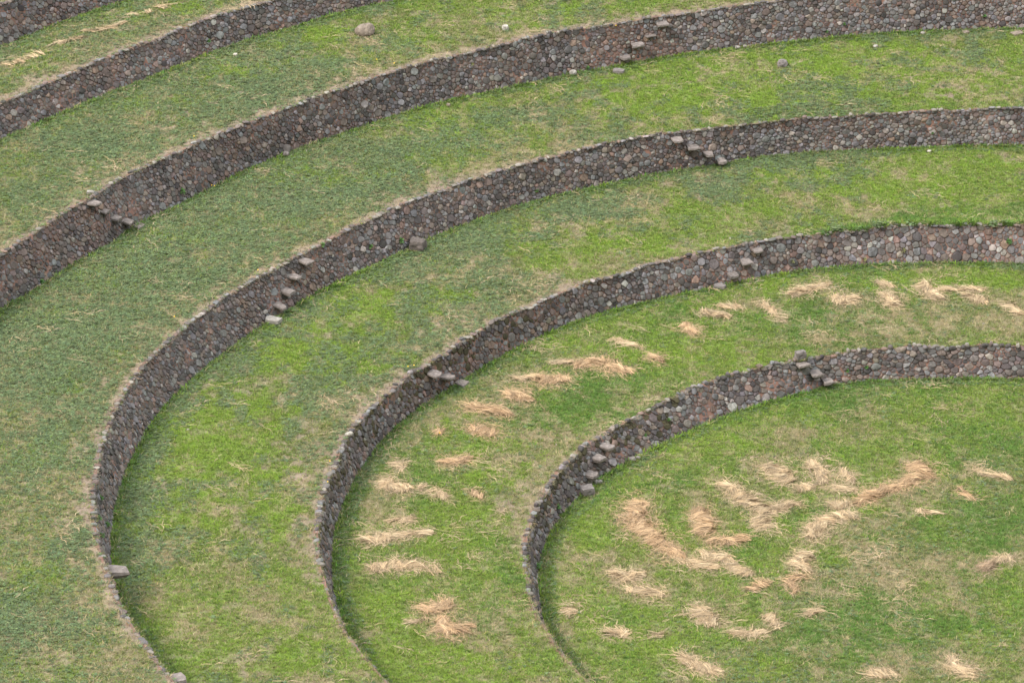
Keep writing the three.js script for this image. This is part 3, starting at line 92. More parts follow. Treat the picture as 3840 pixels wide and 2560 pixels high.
// ---------- what grows where ----------
const PATCHES = LEVELS.map((_, L) => PATCH.filter(p => p[0] === L));
const STRIP = [[.3, 40, 95], [.45, 24, 105], [.6, 24, 140], [.9, 8, 140], [.8, 0, 140], [.5, 0, 140]];                   // width of bare earth behind each wall's top
const HAYBITS = LEVELS.map((_, L) => HAY.filter(h => h[0] === L && h[4] > .3).flatMap(h => h[2].slice(1).flatMap((p, i) => [0, .33, .67, 1].map(t => [h[2][i][0] + (p[0] - h[2][i][0]) * t, h[2][i][1] + (p[1] - h[2][i][1]) * t, h[1] * 1.1 + .12, h[1] * 1.8 + .25, h[4]]))));
const wt = { b: 0, g: 0, c: 0, d: 0, s: 0, n: 0 };
function field(L, th, r, x, z) {                               // weights of the ground's kinds at a point
  const n1 = fbm(x * .16 + 3, z * .11 + 8, 4), n2 = fbm(x * .6 + 50, z * .42 + 21, 3), n3 = fbm(x * 2.1 + 7, z * 1.5 + 77, 3), n4 = fbm(x * 1.2 + 33, z * .8 + 12, 3);
  wt.n = 1; wt.b = sstep(.44, .66, n1 * .6 + n2 * .4) * 1.5; wt.g = (L < 2 ? 1.3 : .5) * sstep(.5, .7, n2 * .6 + n4 * .4); wt.c = (L >= 2 ? 1.5 : .2) * sstep(.5, .66, 1 - n1 * .5 - n4 * .5 + .03);
  wt.d = .24 + sstep(.5, .68, fbm(x * .5 + 90, z * .32 + 60, 3) * .55 + n3 * .45) * 1.5; wt.s = .05 + sstep(.55, .66, fbm(x * .8 + 11, z * .55 + 35, 3) * .5 + n3 * .5) * (L >= 2 ? 1.6 : .7) + sstep(.66, .78, vnoise(x * 4.3 + 9, z * 2.6)) * 1.3 * n1;
  if (L === 0) wt.d += .05;
  const j = (n2 - .5) * 1.5 + (n3 - .5) * 1.5 + (n1 - .5) * .8;
  for (const p of PATCHES[L]) {
    const dx = (x - p[1]) / p[3], dz = (z - p[2]) / p[4], d = dx * dx + dz * dz; if (d > 5) continue;
    const w = sstep(1.5, .3, Math.sqrt(d) + j), k = p[5]; if (w > 0) wt[k] += k === 's' ? w * (.5 + 2.2 * sstep(.45, .65, n3)) * .7 : k === 'd' ? w * (.35 + 2.3 * sstep(.42, .64, n3)) : w * (.9 + 2.2 * sstep(.35, .65, n4));
  }
  let hq = 0; for (const p of HAYBITS[L]) { const dx = (x - p[0]) / p[2], dz = (z - p[1]) / p[3], d = dx * dx + dz * dz; if (d < 2.5) hq = Math.max(hq, sstep(1.5, .2, Math.sqrt(d) + (n3 - .5) * 1.6) * p[4]); } wt.d += hq * 2.2;
  if (L > 0) {
    const e = r - prof(W[L - 1].rT, th), s = th * D2R * r, q = STRIP[L - 1], on = (sstep(q[1] - 8, q[1] + 6, th) * .9 + .1) * (1 - .85 * sstep(q[2] - 10, q[2], th)), ww = q[0] * on * (.25 + 1.6 * fbm(s * .22 + L * 13, L * 5.1, 2)) + (n3 - .5) * .7 * on;
    if (e < ww) wt.s += 3.4 * sstep(ww, ww * .4, e); const f = sstep(2.8, .2, e + (n4 - .5) * 3.2) * on; wt.d += 1.6 * f * n3 * 1.6; wt.s += 1.1 * f * sstep(.42, .6, n3); wt.b *= 1 - .7 * f;
    if (L === 3 && th < 24 && e < .9 && vnoise(th * 1.7, 8) > .5) wt.g += 2.5 * n4;
    if (L === 2 && th < 16 && e < .2 + 1.6 * n4 * sstep(16, 6, th)) { wt.g += 3 * n2 + 1; wt.s *= .4; wt.d *= .5; }
  }
  if (L < NW) { const e = prof(W[L].rB, th) - r + (n3 - .5) * .8; if (e < .8) { wt.g += 1; wt.c += .7; wt.s *= .4; wt.d *= .7; } }
  if (L >= 3 && th > 30) { const q = sstep(30, 50, th) * .7; wt.b *= 1 - q * .75; wt.c += q * .9 * sstep(.3, .6, n4); wt.d += q * .35; }
  return n3;
}
const COL = { n: [.122, .166, .034], b: [.148, .240, .022], g: [.074, .160, .021], c: [.076, .112, .048], d: [.275, .225, .132], s: [.200, .150, .128] };

// ground map: turf, thatch and bare earth, 1 texel about 5 cm
const GX0 = -62, GX1 = 40, GZ0 = -92, GZ1 = 62, GN = 2048;
const groundMap = texture(GN, (px, py, o) => {
  const x = GX0 + (px + .5) / GN * (GX1 - GX0), z = GZ1 - (py + .5) / GN * (GZ1 - GZ0), th = bearing(x, z), r = Math.hypot(x, z);
  let L = levelAt(th, r); if (L < 0) { for (let k = 0; k < NW; k++) if (r < prof(W[k].rT, th)) { L = k + 1; break; } }
  const n3 = field(L, th, r, x, z); let R = 0, G = 0, B = 0, S = 0;
  for (const k in COL) { const w = wt[k] * wt[k]; R += COL[k][0] * w; G += COL[k][1] * w; B += COL[k][2] * w; S += w; }
  const th_ = wt.s > 2.5 ? 0 : .3, v = .78 + .45 * HASH[(px * 7 + py * 131) & 65535] * .6 + (n3 - .5) * .4;
  R = (R / S * (1 - th_) + .12 * th_) * v; G = (G / S * (1 - th_) + .125 * th_) * v; B = (B / S * (1 - th_) + .06 * th_) * v;
  o[0] = toS(R); o[1] = toS(G); o[2] = toS(B);
}, true, false);
const farTurf = texture(512, (px, py, o) => {
  const x = px / 512 * Math.PI * 2, y = py / 512 * Math.PI * 2, q = fbm(Math.cos(x) * 4 + 9, Math.sin(x) * 4 + Math.cos(y) * 5, 4) * .6 + fbm(Math.sin(y) * 6 + 30, Math.cos(x) * 7, 4) * .4, h = HASH[(px * 31 + py * 517) & 65535];
  const c = [.12 + q * .06, .135 + .05 * q, .05 + .03 * q].map(v => v * (.7 + .6 * h)); o[0] = toS(c[0]); o[1] = toS(c[1]); o[2] = toS(c[2]);
}, true);
const turfMat = new THREE.MeshStandardMaterial({ map: groundMap, roughness: 1 });
const farMat = new THREE.MeshStandardMaterial({ map: farTurf, roughness: 1 });

function ring(name, label, ths, radii, yOf, mat, uvOf) {       // a sheet laid over bearings and radii
  const p = [], u = [], idx = [], m = radii(ths[0]).length;
  for (const th of ths) for (const r of radii(th)) { const [x, z] = pol(th, r), y = yOf(th, r); p.push(x, y, z); u.push(...uvOf(x, z)); }
  for (let i = 0; i < ths.length - 1; i++) for (let j = 0; j < m - 1; j++) { const a = i * m + j, b = a + m; idx.push(a, b, a + 1, b, b + 1, a + 1); }
  const g = new THREE.BufferGeometry(); g.setAttribute('position', new THREE.Float32BufferAttribute(p, 3)); g.setAttribute('uv', new THREE.Float32BufferAttribute(u, 2));
  g.setIndex(idx.reverse()); g.computeVertexNormals();
  const nn = g.attributes.normal; if (nn.getY(Math.floor(nn.count / 2)) < 0) { g.setIndex(idx.reverse()); g.computeVertexNormals(); }
  const o = shade(new THREE.Mesh(g, mat)); o.name = numbered(name); o.userData = { kind: 'structure', label, category: 'ground' }; scene.add(o); return o;
}
const mapUV = (x, z) => [(x - GX0) / (GX1 - GX0), (GZ1 - z) / (GZ1 - GZ0)], tileUV = (x, z) => [x / 9, z / 9];
const span = (a, b, n) => Array.from({ length: n + 1 }, (_, i) => a + (b - a) * i / n);
const SEEN = [[-22, 158]], TERR = ['green lowest floor of the basin, strewn with straw', 'grass terrace above the innermost wall', 'grass terrace above the second wall', 'grass terrace above the third wall, wide clover bank at left', 'grass terrace above the fourth wall', 'narrow grass terrace above the fifth wall', 'grass above the topmost wall'];
for (let L = 0; L <= NW; L++) {
  const inner = th => L ? prof(W[L - 1].rT, th) - .04 : .05, outer = th => L < NW ? prof(W[L].rB, th) + .22 : 94;
  const seen = L === NW ? [-8, 80] : L ? [-24, 160] : [-24, 336];
  const nT = Math.round((seen[1] - seen[0]) * D2R * (L ? prof(W[Math.min(L, NW - 1)].rB, 60) : 22) / .5), nR = L === NW ? 18 : L ? 30 : 50;
  const rad = n => th => { const a = inner(th), b = outer(th); return Array.from({ length: n + 1 }, (_, i) => { const t = i / n; return a + (b - a) * (L ? t * t * (3 - 2 * t) * .6 + t * .4 : t); }); };
  const name = L ? 'terrace_ground' : 'basin_floor';
  const yOf = (th, r) => L === NW ? groundY(L, th, r) + sstep(80, 94, r) * .6 : groundY(L, th, r);
  ring(name, TERR[L], span(seen[0], seen[1], nT), rad(nR), yOf, turfMat, mapUV);
  if (L) ring(name, TERR[L] + ', on the near side of the basin', span(seen[1], seen[0] + 360, 90), rad(12), yOf, farMat, tileUV);
}
{ // the slope of the bowl up to the rim the camera stands on, and the plain beyond
  const hy = r => r < 94 ? 11.4 : r < 171 ? 11.4 + 76 * sstep(90, 175, r) * 1.0 : 87.4 + (r > 171 ? 0 : 0);
  ring('hillside', 'steep grass slope of the bowl rising to its rim', span(0, 360, 180), () => [93.8, 97, 102, 108, 115, 122, 130, 138, 146, 154, 161, 167, 171, 176, 200, 260, 500, 1500, 4000], (th, r) => hy(r) + (r > 95 ? (fbm(pol(th, r)[0] * .03, pol(th, r)[1] * .03, 2) - .5) * 1.2 * sstep(95, 105, r) * sstep(176, 160, r) : 0), farMat, tileUV);
}

// ---------- stone ----------
const stoneTex = texture(512, (px, py, o) => {
  const x = px / 512, y = py / 512, w = (a, s) => { const X = x * s, Y = y * s, q = fbm(X + a, Y, 3), e = fbm(X - s + a, Y, 3), f = fbm(X + a, Y - s, 3), g = fbm(X - s + a, Y - s, 3); return (q * (1 - x) + e * x) * (1 - y) + (f * (1 - x) + g * x) * y; };
  const a = w(5, 9), b = w(60, 34), s = sstep(.62, .7, w(130, 22)), v = .62 + .5 * a + .32 * (b - .5) + (HASH[(px * 13 + py * 769) & 65535] - .5) * .14 + s * .35 - sstep(.64, .7, b) * .3;
  o[0] = v; o[1] = v * .985; o[2] = v * .965;
}, true);
const stoneMat = new THREE.MeshStandardMaterial({ map: stoneTex, vertexColors: true, roughness: .93, bumpMap: stoneTex, bumpScale: .012 });
const mudTex = texture(512, (px, py, o) => {
  const x = px / 512, y = py / 512, t = (s, a) => { const q = fbm(x * s + a, y * s, 4), e = fbm(x * s - s + a, y * s, 4), f = fbm(x * s + a, y * s - s, 4), g = fbm(x * s - s + a, y * s - s, 4); return (q * (1 - x) + e * x) * (1 - y) + (f * (1 - x) + g * x) * y; };
  const a = t(7, 2), b = t(40, 88), v = .6 + .55 * a + (b - .5) * .5, m = sstep(.5, .66, t(4, 44)); o[0] = toS((.215 - .06 * m) * v); o[1] = toS((.118 - .014 * m) * v); o[2] = toS((.092 - .01 * m) * v);
}, true);
const mudMat = new THREE.MeshStandardMaterial({ map: mudTex, bumpMap: mudTex, bumpScale: .02, roughness: 1 });
const TONES = [[[.092, .086, .086], 18], [[.128, .119, .117], 26], [[.165, .168, .176], 24], [[.148, .122, .113], 24], [[.185, .138, .116], 8], [[.245, .235, .225], 8], [[.19, .165, .145], 8], [[.066, .062, .063], 5]];
function tone(dark, red, light) {
  const w = TONES.map((t, i) => t[1] * (i === 0 || i === 7 ? 1 + 2.5 * dark : i === 3 ? 1 + 1.6 * red : i === 4 ? 1 + 1.0 * red : i === 5 || i === 2 ? 1 + 2 * light : 1)); let s = w.reduce((a, b) => a + b) * rnd(), i = 0; while ((s -= w[i]) > 0 && i < w.length - 1) i++;
  const v = rr(.66, 1.34); return TONES[i][0].map((c, j) => c * v * rr(.95, 1.05) * [1.06, 1.04, 1.06][j]);
}
// sizes of stones in a wall face: big ones first, smaller ones in what is left; then each takes the ground nearest to it
function pack(len, Hh, scale) {
  const A = 1.22, pts = [], grid = new Map(), C = .35, key = (a, b) => a * 100 + b;
  const near = (x, y, q, fn) => { const n = Math.ceil(q / C), a = Math.floor(x / C), b = Math.floor(y / C); for (let i = a - n; i <= a + n; i++) for (let j = b - n; j <= b + n; j++) { const c = grid.get(key(i, j)); if (c) for (const k of c) if (fn(pts[k]) === false) return false; } return true; };
  const area = len / A * Hh;
  for (const [r0, r1, den] of [[.18, .24, .6], [.135, .18, 4], [.1, .135, 15], [.078, .1, 45], [.055, .078, 70]])
    for (let n = area * den / scale; n > 0; n--) {
      const r = rr(r0, r1) * scale, x = rnd() * len / A, y = rr(r * .55, Hh - r * .4);
      if (!near(x, y, r + .3, p => Math.hypot(p[0] - x, p[1] - y) > (r + p[2]) * .87)) continue;
      const k = key(Math.floor(x / C), Math.floor(y / C)); if (!grid.has(k)) grid.set(k, []); grid.get(k).push(pts.length); pts.push([x, y, r]);
    }
  const cells = [];
  for (const p of pts) {
    let poly = [[-.6, -p[1] - .04], [.6, -p[1] - .04], [.6, Hh - p[1]], [-.6, Hh - p[1]]];
    near(p[0], p[1], .75, q => {
      if (q === p) return; const dx = q[0] - p[0], dy = q[1] - p[1], d = Math.hypot(dx, dy), t = (d * d + p[2] * p[2] - q[2] * q[2]) / (2 * d), nx = dx / d, ny = dy / d, out = [];
      for (let i = 0; i < poly.length; i++) { const a = poly[i], b = poly[(i + 1) % poly.length], da = a[0] * nx + a[1] * ny - t, db = b[0] * nx + b[1] * ny - t; if (da <= 0) out.push(a); if (da * db < 0) { const f = da / (da - db); out.push([a[0] + (b[0] - a[0]) * f, a[1] + (b[1] - a[1]) * f]); } }
      poly = out;
    });
    if (poly.length < 3) continue;
    let cx = 0, cy = 0, ar = 0; for (let i = 0; i < poly.length; i++) { const a = poly[i], b = poly[(i + 1) % poly.length], q = a[0] * b[1] - b[0] * a[1]; ar += q; cx += (a[0] + b[0]) * q; cy += (a[1] + b[1]) * q; }
    if (Math.abs(ar) < .004) continue; cx /= 3 * ar; cy /= 3 * ar;
    let pg = poly.map(q => [q[0] - cx, q[1] - cy]); const lim = p[2] * 2.1; pg = pg.map(q => { const l = Math.hypot(q[0], q[1]); return l > lim ? [q[0] * lim / l, q[1] * lim / l] : q; });
    pg = pg.filter((q, i) => { const o = pg[(i + 1) % pg.length]; return Math.hypot(q[0] - o[0], q[1] - o[1]) > p[2] * .22; }); if (pg.length < 3) continue;
    const rim = []; pg.forEach((q, i) => { const o = pg[(i + 1) % pg.length], m = rr(.1, .24), l = rr(.1, .24); rim.push([q[0] + (o[0] - q[0]) * m, q[1] + (o[1] - q[1]) * m], [o[0] + (q[0] - o[0]) * l, o[1] + (q[1] - o[1]) * l]); });
    const ccw = ar > 0 ? rim : rim.reverse();
    cells.push({ s: (p[0] + cx) * A, w: p[1] + cy, area: Math.abs(ar) / 2 * A, rim: ccw.map(q => [q[0] * A * rr(.97, 1.02), q[1] * rr(.97, 1.02)]) });
  }
  return cells;
}
const ico = new THREE.IcosahedronGeometry(1, 1);
const ICO = (() => { const m = mergeVertices(ico.deleteAttribute('normal') && (ico.deleteAttribute('uv'), ico), 1e-4); return { p: m.attributes.position.array, i: m.index.array }; })();
function lump(buf, c, ax, ay, az, hx, hy, hz, col, square = 0) {  // a knobbly stone: half sizes hx hy hz along unit axes ax ay az
  const off = buf.n, q = rr(0, 50);
  for (let i = 0; i < ICO.p.length; i += 3) {
    let a = ICO.p[i], b = ICO.p[i + 1], d = ICO.p[i + 2]; if (square) { const m = Math.max(Math.abs(a), Math.abs(b), Math.abs(d)); a += (a / m - a) * square; b += (b / m - b) * square; d += (d / m - d) * square; }
    const n = 1 + (vnoise(a * 1.7 + q, b * 1.7 + d * 2.1 + q) - .5) * .42; a *= n * hx; b *= n * hy; d *= n * hz; const v = rr(.88, 1.12);
    buf.v(c[0] + ax[0] * a + ay[0] * b + az[0] * d, c[1] + ax[1] * a + ay[1] * b + az[1] * d, c[2] + ax[2] * a + ay[2] * b + az[2] * d, [col[0] * v, col[1] * v, col[2] * v], q + a * .8 + d * .3, q + b * .8 + d * .6);
  }
  for (let i = 0; i < ICO.i.length; i += 3) buf.t(off + ICO.i[i], off + ICO.i[i + 1], off + ICO.i[i + 2]);
}
const pv = new THREE.Vector3();
function onScreen(x, y, z, m = 1) { pv.set(x, y, z).project(camera); return Math.abs(pv.x) < m && Math.abs(pv.y) < m; }

// ---------- walls ----------
const WALL_LABEL = ['innermost and lowest rubble stone wall, curving round the straw-strewn floor', 'second rubble stone wall from the basin floor, mossy at its left bend', 'third rubble stone wall from the floor, sweeping from right edge to bottom left', 'fourth rubble stone wall from the floor, leaving the frame at left and upper right', 'fifth rubble stone wall from the floor, crossing the upper left', 'highest rubble stone wall, just showing in the upper left corner'];
const RANGE = [[-14, 150], [-13, 136], [-13, 126], [-13, 78], [14, 70], [24, 62]];
const MOOD = [[.8, .1, .2], [.5, .2, .4], [.3, .45, .7], [.3, 1.1, .5], [.35, 1.4, .3], [.35, 1, .35]];
const SIZE = [1.0, .95, .86, .88, .9, .9];
for (let k = 0; k < NW; k++) {
  const wall = new THREE.Group(); wall.name = numbered('terrace_wall'); tag(wall, WALL_LABEL[k], 'stone wall', 'retaining walls of the round terraces'); scene.add(wall);
  const [a0, a1] = RANGE[k], w = W[k];
  // arc length along the wall
  const S = [0], TH = [a0]; for (let th = a0; th < a1;) { const n = th + .25, p = pol(th, prof(w.rB, th)), q = pol(n, prof(w.rB, n)); S.push(S[S.length - 1] + Math.hypot(p[0] - q[0], p[1] - q[1])); TH.push(n); th = n; }
  const len = S[S.length - 1]; const thOf = s => { let lo = 0, hi = S.length - 1; while (hi - lo > 1) { const m = lo + hi >> 1; if (S[m] > s) hi = m; else lo = m; } return TH[lo] + (TH[hi] - TH[lo]) * (s - S[lo]) / (S[hi] - S[lo]); };
  const bulge = (s, v) => (fbm(s * .3 + k * 9, v * 1.5 + k, 2) - .5) * .16;
  const face = (th, v, out) => { const rb = prof(w.rB, th), rt = prof(w.rT, th), yt = topY(k, th); const r = rb + (rt - rb) * v - out - bulge(th * D2R * rb, v) * v; const [x, z] = pol(th, r); return [x, w.y0 + (yt - w.y0) * v, z]; };
  { // the earth that holds the stones
    const b = new Buf(), rows = [-.14, 0, .15, .3, .45, .6, .75, .9, 1.0], ths = [...span(a0, a1, Math.round(len / .22)), ...span(a1, a0 + 360, 120).slice(1)], white = [1, 1, 1];
    let sAcc = 0, last; const m = rows.length + 1;
    for (const th of ths) {
      const f0 = face(th, 0, 0); if (last) sAcc += Math.hypot(f0[0] - last[0], f0[2] - last[2]); last = f0;
      for (const v of rows) { const q = face(th, v, -.006 + (fbm(sAcc * .9, v * 2.5 + k * 9, 3) - .5) * .13); b.v(q[0], q[1], q[2], white, sAcc / 1.6, v * 2 / 1.6); }
      const [x, z] = pol(th, prof(w.rT, th) + .3); b.v(x, topY(k, th) - .05, z, white, sAcc / 1.6, 2.4 / 1.6);
    }
    for (let i = 0; i < ths.length - 1; i++) for (let j = 0; j < m - 1; j++) { const a = i * m + j, c = a + m; b.t(a, a + 1, c); b.t(c, a + 1, c + 1); }
    const o = shade(new THREE.Mesh(b.geo(), mudMat)); o.name = 'earth_core'; o.userData.label = 'reddish brown earth between the stones'; wall.add(o);
  }
  const Hm = Math.hypot(prof(w.rT, 40) - prof(w.rB, 40), topY(k, 40) - w.y0), stones = [];
  const cells = pack(len, Hm, SIZE[k]);
  const frame = th => { const p = face(th - .15, .5, 0), q = face(th + .15, .5, 0), l = Math.hypot(q[0] - p[0], q[2] - p[2]); return [(q[0] - p[0]) / l, 0, (q[2] - p[2]) / l]; };
  for (const c of cells) {
    const th = thOf(clamp(c.s, 0, len)), v = c.w / Hm, n = c.rim.length; if (c.area < .02 && rnd() < .25) continue;
    const dark = sstep(.5, .75, fbm(c.s * .3 + k * 50, c.w * .8, 2)), red = sstep(.5, .7, fbm(c.s * .2 + k * 11, c.w * .6 + 30, 2)), lightR = k >= 2 ? sstep(30, 0, th) : .3;
    const col = tone(MOOD[k][0] * dark * 1.6, MOOD[k][1] * red * 1.5, MOOD[k][2] * lightR * 1.6);
    if (k < 2 && th > 42 && rnd() < .3 * sstep(.35, .9, v) + .05) { const q = rr(.7, 1.4); col[0] = .062 * q; col[1] = .056 * q; col[2] = .028 * q; }   // moss
    const g = rr(.005, .02) + .022 * red * rnd(), mean = c.rim.reduce((s, q) => s + Math.hypot(q[0], q[1]), 0) / n, sc = Math.max(.6, 1 - g / mean), dpt = rr(.012, .05) + mean * rr(.05, .22), tx = rr(-.22, .22), ty = rr(-.22, .1);
    const b = new Buf(), u0 = rnd() * 9, u1 = rnd() * 9, put = (ds, dw, out) => { const t2 = th + (ds / prof(w.rB, th)) / D2R, q = face(t2, clamp((c.w + dw) / Hm, -.06, 1.04), out); const vv = rr(.86, 1.14); return b.v(q[0], q[1], q[2], [col[0] * vv, col[1] * vv, col[2] * vv], (c.s + ds + u0) * .8, (c.w + dw + u1) * .8); };
    const R0 = [], R1 = [], R2 = [];
    for (const [ds, dw] of c.rim) { const k2 = rr(.72, .86), d2 = dpt * rr(.86, 1.1); R0.push(put(ds * sc * 1.02, dw * sc * 1.02, -.1)); R1.push(put(ds * sc, dw * sc, dpt * rr(.45, .75) + (ds * tx + dw * ty) * .5)); R2.push(put(ds * sc * k2, dw * sc * k2, d2 + (ds * tx + dw * ty))); }
    const ce = put(rr(-.02, .02), rr(-.02, .02), dpt * rr(1, 1.15));
    for (let i = 0; i < n; i++) { const j = (i + 1) % n; b.t(R0[i], R1[i], R0[j]); b.t(R0[j], R1[i], R1[j]); b.t(R1[i], R2[i], R1[j]); b.t(R1[j], R2[i], R2[j]); b.t(R2[i], ce, R2[j]); }
    const m = face(th, v, 0); pv.set(...m).project(camera); const seen = Math.abs(pv.x) < .99 && Math.abs(pv.y) < .99;
    const view = [camera.position.x - m[0], camera.position.y - m[1], camera.position.z - m[2]], vl = Math.hypot(...view), nrm = [Math.sin(th * D2R) * .95, .3, Math.cos(th * D2R) * .95];
    stones.push({ b, flat: rnd() < .45, score: seen ? c.area * Math.max(0, (view[0] * nrm[0] + view[1] * nrm[1] + view[2] * nrm[2]) / vl) / (vl * vl) : 0 });
  }
  // the topmost course: flat pale stones laid along the edge
  for (let s = .1; s < len;) {
    const wdt = (k === 0 ? rr(.14, .38) : rr(.1, .46)) * SIZE[k], th = thOf(Math.min(s + wdt / 2, len)); s += wdt * rr(.9, 1.2) + (rnd() < .28 ? rr(.1, .7) : 0); if (k < 3 && rnd() < (k < 2 ? .95 : .6) * sstep(88, 104, th)) continue;
    const t = frame(th), o = [-t[2], 0, t[0]], q = face(th, 1, 0), hy = (k === 0 ? rr(.06, .13) : rr(.035, .085)), b = new Buf(), dr = rr(-.03, .07);
    const out = [-Math.sin(th * D2R), 0, -Math.cos(th * D2R)], yaw = rr(-.25, .25), ax = [t[0] + out[0] * yaw, rr(-.08, .08), t[2] + out[2] * yaw];
    const light = rnd() < .2, v = rr(.6, 1.15), col = light ? [.27 * v, .255 * v, .235 * v] : tone(MOOD[k][0], .3, .3);
    lump(b, [q[0] + out[0] * dr, q[1] + hy * rr(-.75, .35), q[2] + out[2] * dr], ax, [0, 1, 0], out, wdt * .5, hy, rr(.09, .17), col, .7);
    pv.set(...q).project(camera); stones.push({ b, flat: rnd() < .6, score: Math.abs(pv.x) < .99 && Math.abs(pv.y) < .99 ? wdt * hy * 1.6 / 4e4 : 0 });
  }
  stones.sort((a, b) => b.score - a.score);
  stones.forEach((s, i) => { if (i >= 300 || !s.score) return; const g = s.b.geo(s.flat); g.computeBoundingBox(); const c = g.boundingBox.getCenter(new THREE.Vector3()); g.translate(-c.x, -c.y, -c.z); const o = shade(new THREE.Mesh(g, stoneMat)); o.position.copy(c); o.name = 'stone'; wall.add(o); s.done = true; });
  const rest = mergeGeometries(stones.filter(s => !s.done).map(s => s.b.geo(s.flat).index ? s.b.geo(false).toNonIndexed() : s.b.geo(true)));
  const o = shade(new THREE.Mesh(rest, stoneMat)); o.name = 'small_stones'; o.userData = { kind: 'stuff', label: 'smaller and farther stones of the wall' }; wall.add(o);
  // steps jutting from the face
  for (const [kk, th, v, out, wd, hh] of STEPS) if (kk === k) {
    const t = frame(th), n = [Math.sin(th * D2R), 0, Math.cos(th * D2R)], c = face(th, v, out * .36), b = new Buf(), vv = rr(.85, 1.15), col = [.205 * vv, .182 * vv, .176 * vv];
    const tilt = rr(-.1, .1), ax = [n[0] * 1 + t[0] * tilt, rr(-.1, .04), n[2] + t[2] * tilt];
    slab(b, c, ax, [0, 1, 0], t, out * .74, hh * .44, wd * .62, col);
    const s = shade(new THREE.Mesh(b.geo(true), stoneMat)); s.name = 'step_stone'; s.userData.label = 'flat pale stone jutting from the wall as a step'; wall.add(s);
  }
}
function slab(b, c, ax, ay, az, hx, hy, hz, col) {              // a split slab with a ragged outline, rough edge and flattish top
  const N = 8, o0 = rnd() * 6.28, top = [], mid = [], low = [], put = (a, y, d) => { const v = rr(.86, 1.14); return b.v(c[0] + ax[0] * a + ay[0] * y + az[0] * d, c[1] + ax[1] * a + ay[1] * y + az[1] * d, c[2] + ax[2] * a + ay[2] * y + az[2] * d, [col[0] * v, col[1] * v, col[2] * v], a * .8 + o0, d * .8 + y); };
  const R8 = [[1, 0], [1, 1], [0, 1], [-1, 1], [-1, 0], [-1, -1], [0, -1], [1, -1]], skew = rr(-.25, .25);
  for (let i = 0; i < N; i++) { const q = i % 2 ? rr(.8, 1.02) : rr(.88, 1.08), x = R8[i][0] * q * hx, z = R8[i][1] * q * hz * (1 + skew * R8[i][0]); top.push(put(x * .96, hy * rr(.75, 1.12), z * .97)); mid.push(put(x * 1.03, hy * rr(-.2, .3), z * 1.03)); low.push(put(x * rr(.72, .92), -hy * rr(.8, 1.15), z * rr(.72, .92))); }
  const ct = put(0, hy * 1.02, 0), cb = put(0, -hy * 1.1, 0);
  for (let i = 0; i < N; i++) { const j = (i + 1) % N; b.t(ct, top[i], top[j]); b.t(top[i], mid[i], top[j]); b.t(top[j], mid[i], mid[j]); b.t(mid[i], low[i], mid[j]); b.t(mid[j], low[i], low[j]); b.t(cb, low[j], low[i]); }
}
// ---------- loose rocks ----------
const rim = [];
const ROCKTONE = { tan: [.225, .19, .16], white: [.5, .48, .45], grey: [.2, .185, .185], dark: [.12, .105, .1], pale: [.31, .3, .285] };
for (const [x, y, z, w, h, L, name, label, tn] of ROCKS) {
  const th = bearing(x, z), r = Math.hypot(x, z), b = new Buf(), a = rr(-.4, .4), ax = [Math.cos(a), rr(-.08, .08), Math.sin(a)], az = [-Math.sin(a), 0, Math.cos(a)], col = ROCKTONE[tn];
  const lv = levelAt(th, r), gy = lv >= 0 ? groundY(Math.min(Math.max(lv, 0), NW), th, r) : y;
  if (name === 'fallen_slab') slab(b, [0, h * .3, 0], ax, [rr(-.08, .08), 1, rr(-.05, .15)], az, w * .52, h * .42, w * .4, col);
  else { const bb = new Buf(); bigLump(bb, [0, h * .42, 0], ax, az, w * .52, h * .56, w * .45, col, name === 'stone_block' ? .75 : .25); b.p = bb.p; b.c = bb.c; b.u = bb.u; b.i = bb.i; b.n = bb.n; }
  const o = shade(new THREE.Mesh(b.geo(true), stoneMat)); o.position.set(x, gy - h * .1, z); o.name = numbered(name); if (lv >= 0) for (let i = 0; i < 26 * w + 8; i++) { const q = rnd() * 6.2832, d = w * rr(.42, .72), X = x + Math.cos(q) * d, Z = z + Math.sin(q) * d; rim.push([X, groundY(lv, bearing(X, Z), Math.hypot(X, Z)), Z]); } tag(o, label, name === 'boulder' ? 'boulder' : name === 'fallen_slab' ? 'stone slab' : name === 'stone_block' ? 'stone block' : 'stone'); scene.add(o);
}
function bigLump(buf, c, ax, az, hx, hy, hz, col, square) {
  const g = mergeVertices((() => { const q = new THREE.IcosahedronGeometry(1, 2); q.deleteAttribute('normal'); q.deleteAttribute('uv'); return q; })(), 1e-4), P = g.attributes.position.array, q0 = rr(0, 60);
  for (let i = 0; i < P.length; i += 3) {
    let a = P[i], b = P[i + 1], d = P[i + 2]; const m = Math.max(Math.abs(a), Math.abs(b), Math.abs(d)); a += (a / m - a) * square; b += (b / m - b) * square; d += (d / m - d) * square;
    const n = 1 + (vnoise(a * 1.4 + q0, b * 1.4 + d * 1.9 + q0) - .5) * .4 + (vnoise(a * 4 + q0, b * 4 + d * 4.3) - .5) * .14; a *= n * hx; b *= n * hy; d *= n * hz; const v = rr(.82, 1.16);
    buf.v(c[0] + ax[0] * a + az[0] * d, c[1] + b + ax[1] * a, c[2] + ax[2] * a + az[2] * d, [col[0] * v, col[1] * v, col[2] * v], q0 + a + d * .4, q0 + b + d * .7);
  }
  for (let i = 0; i < g.index.array.length; i += 3) buf.t(g.index.array[i], g.index.array[i + 1], g.index.array[i + 2]);
}
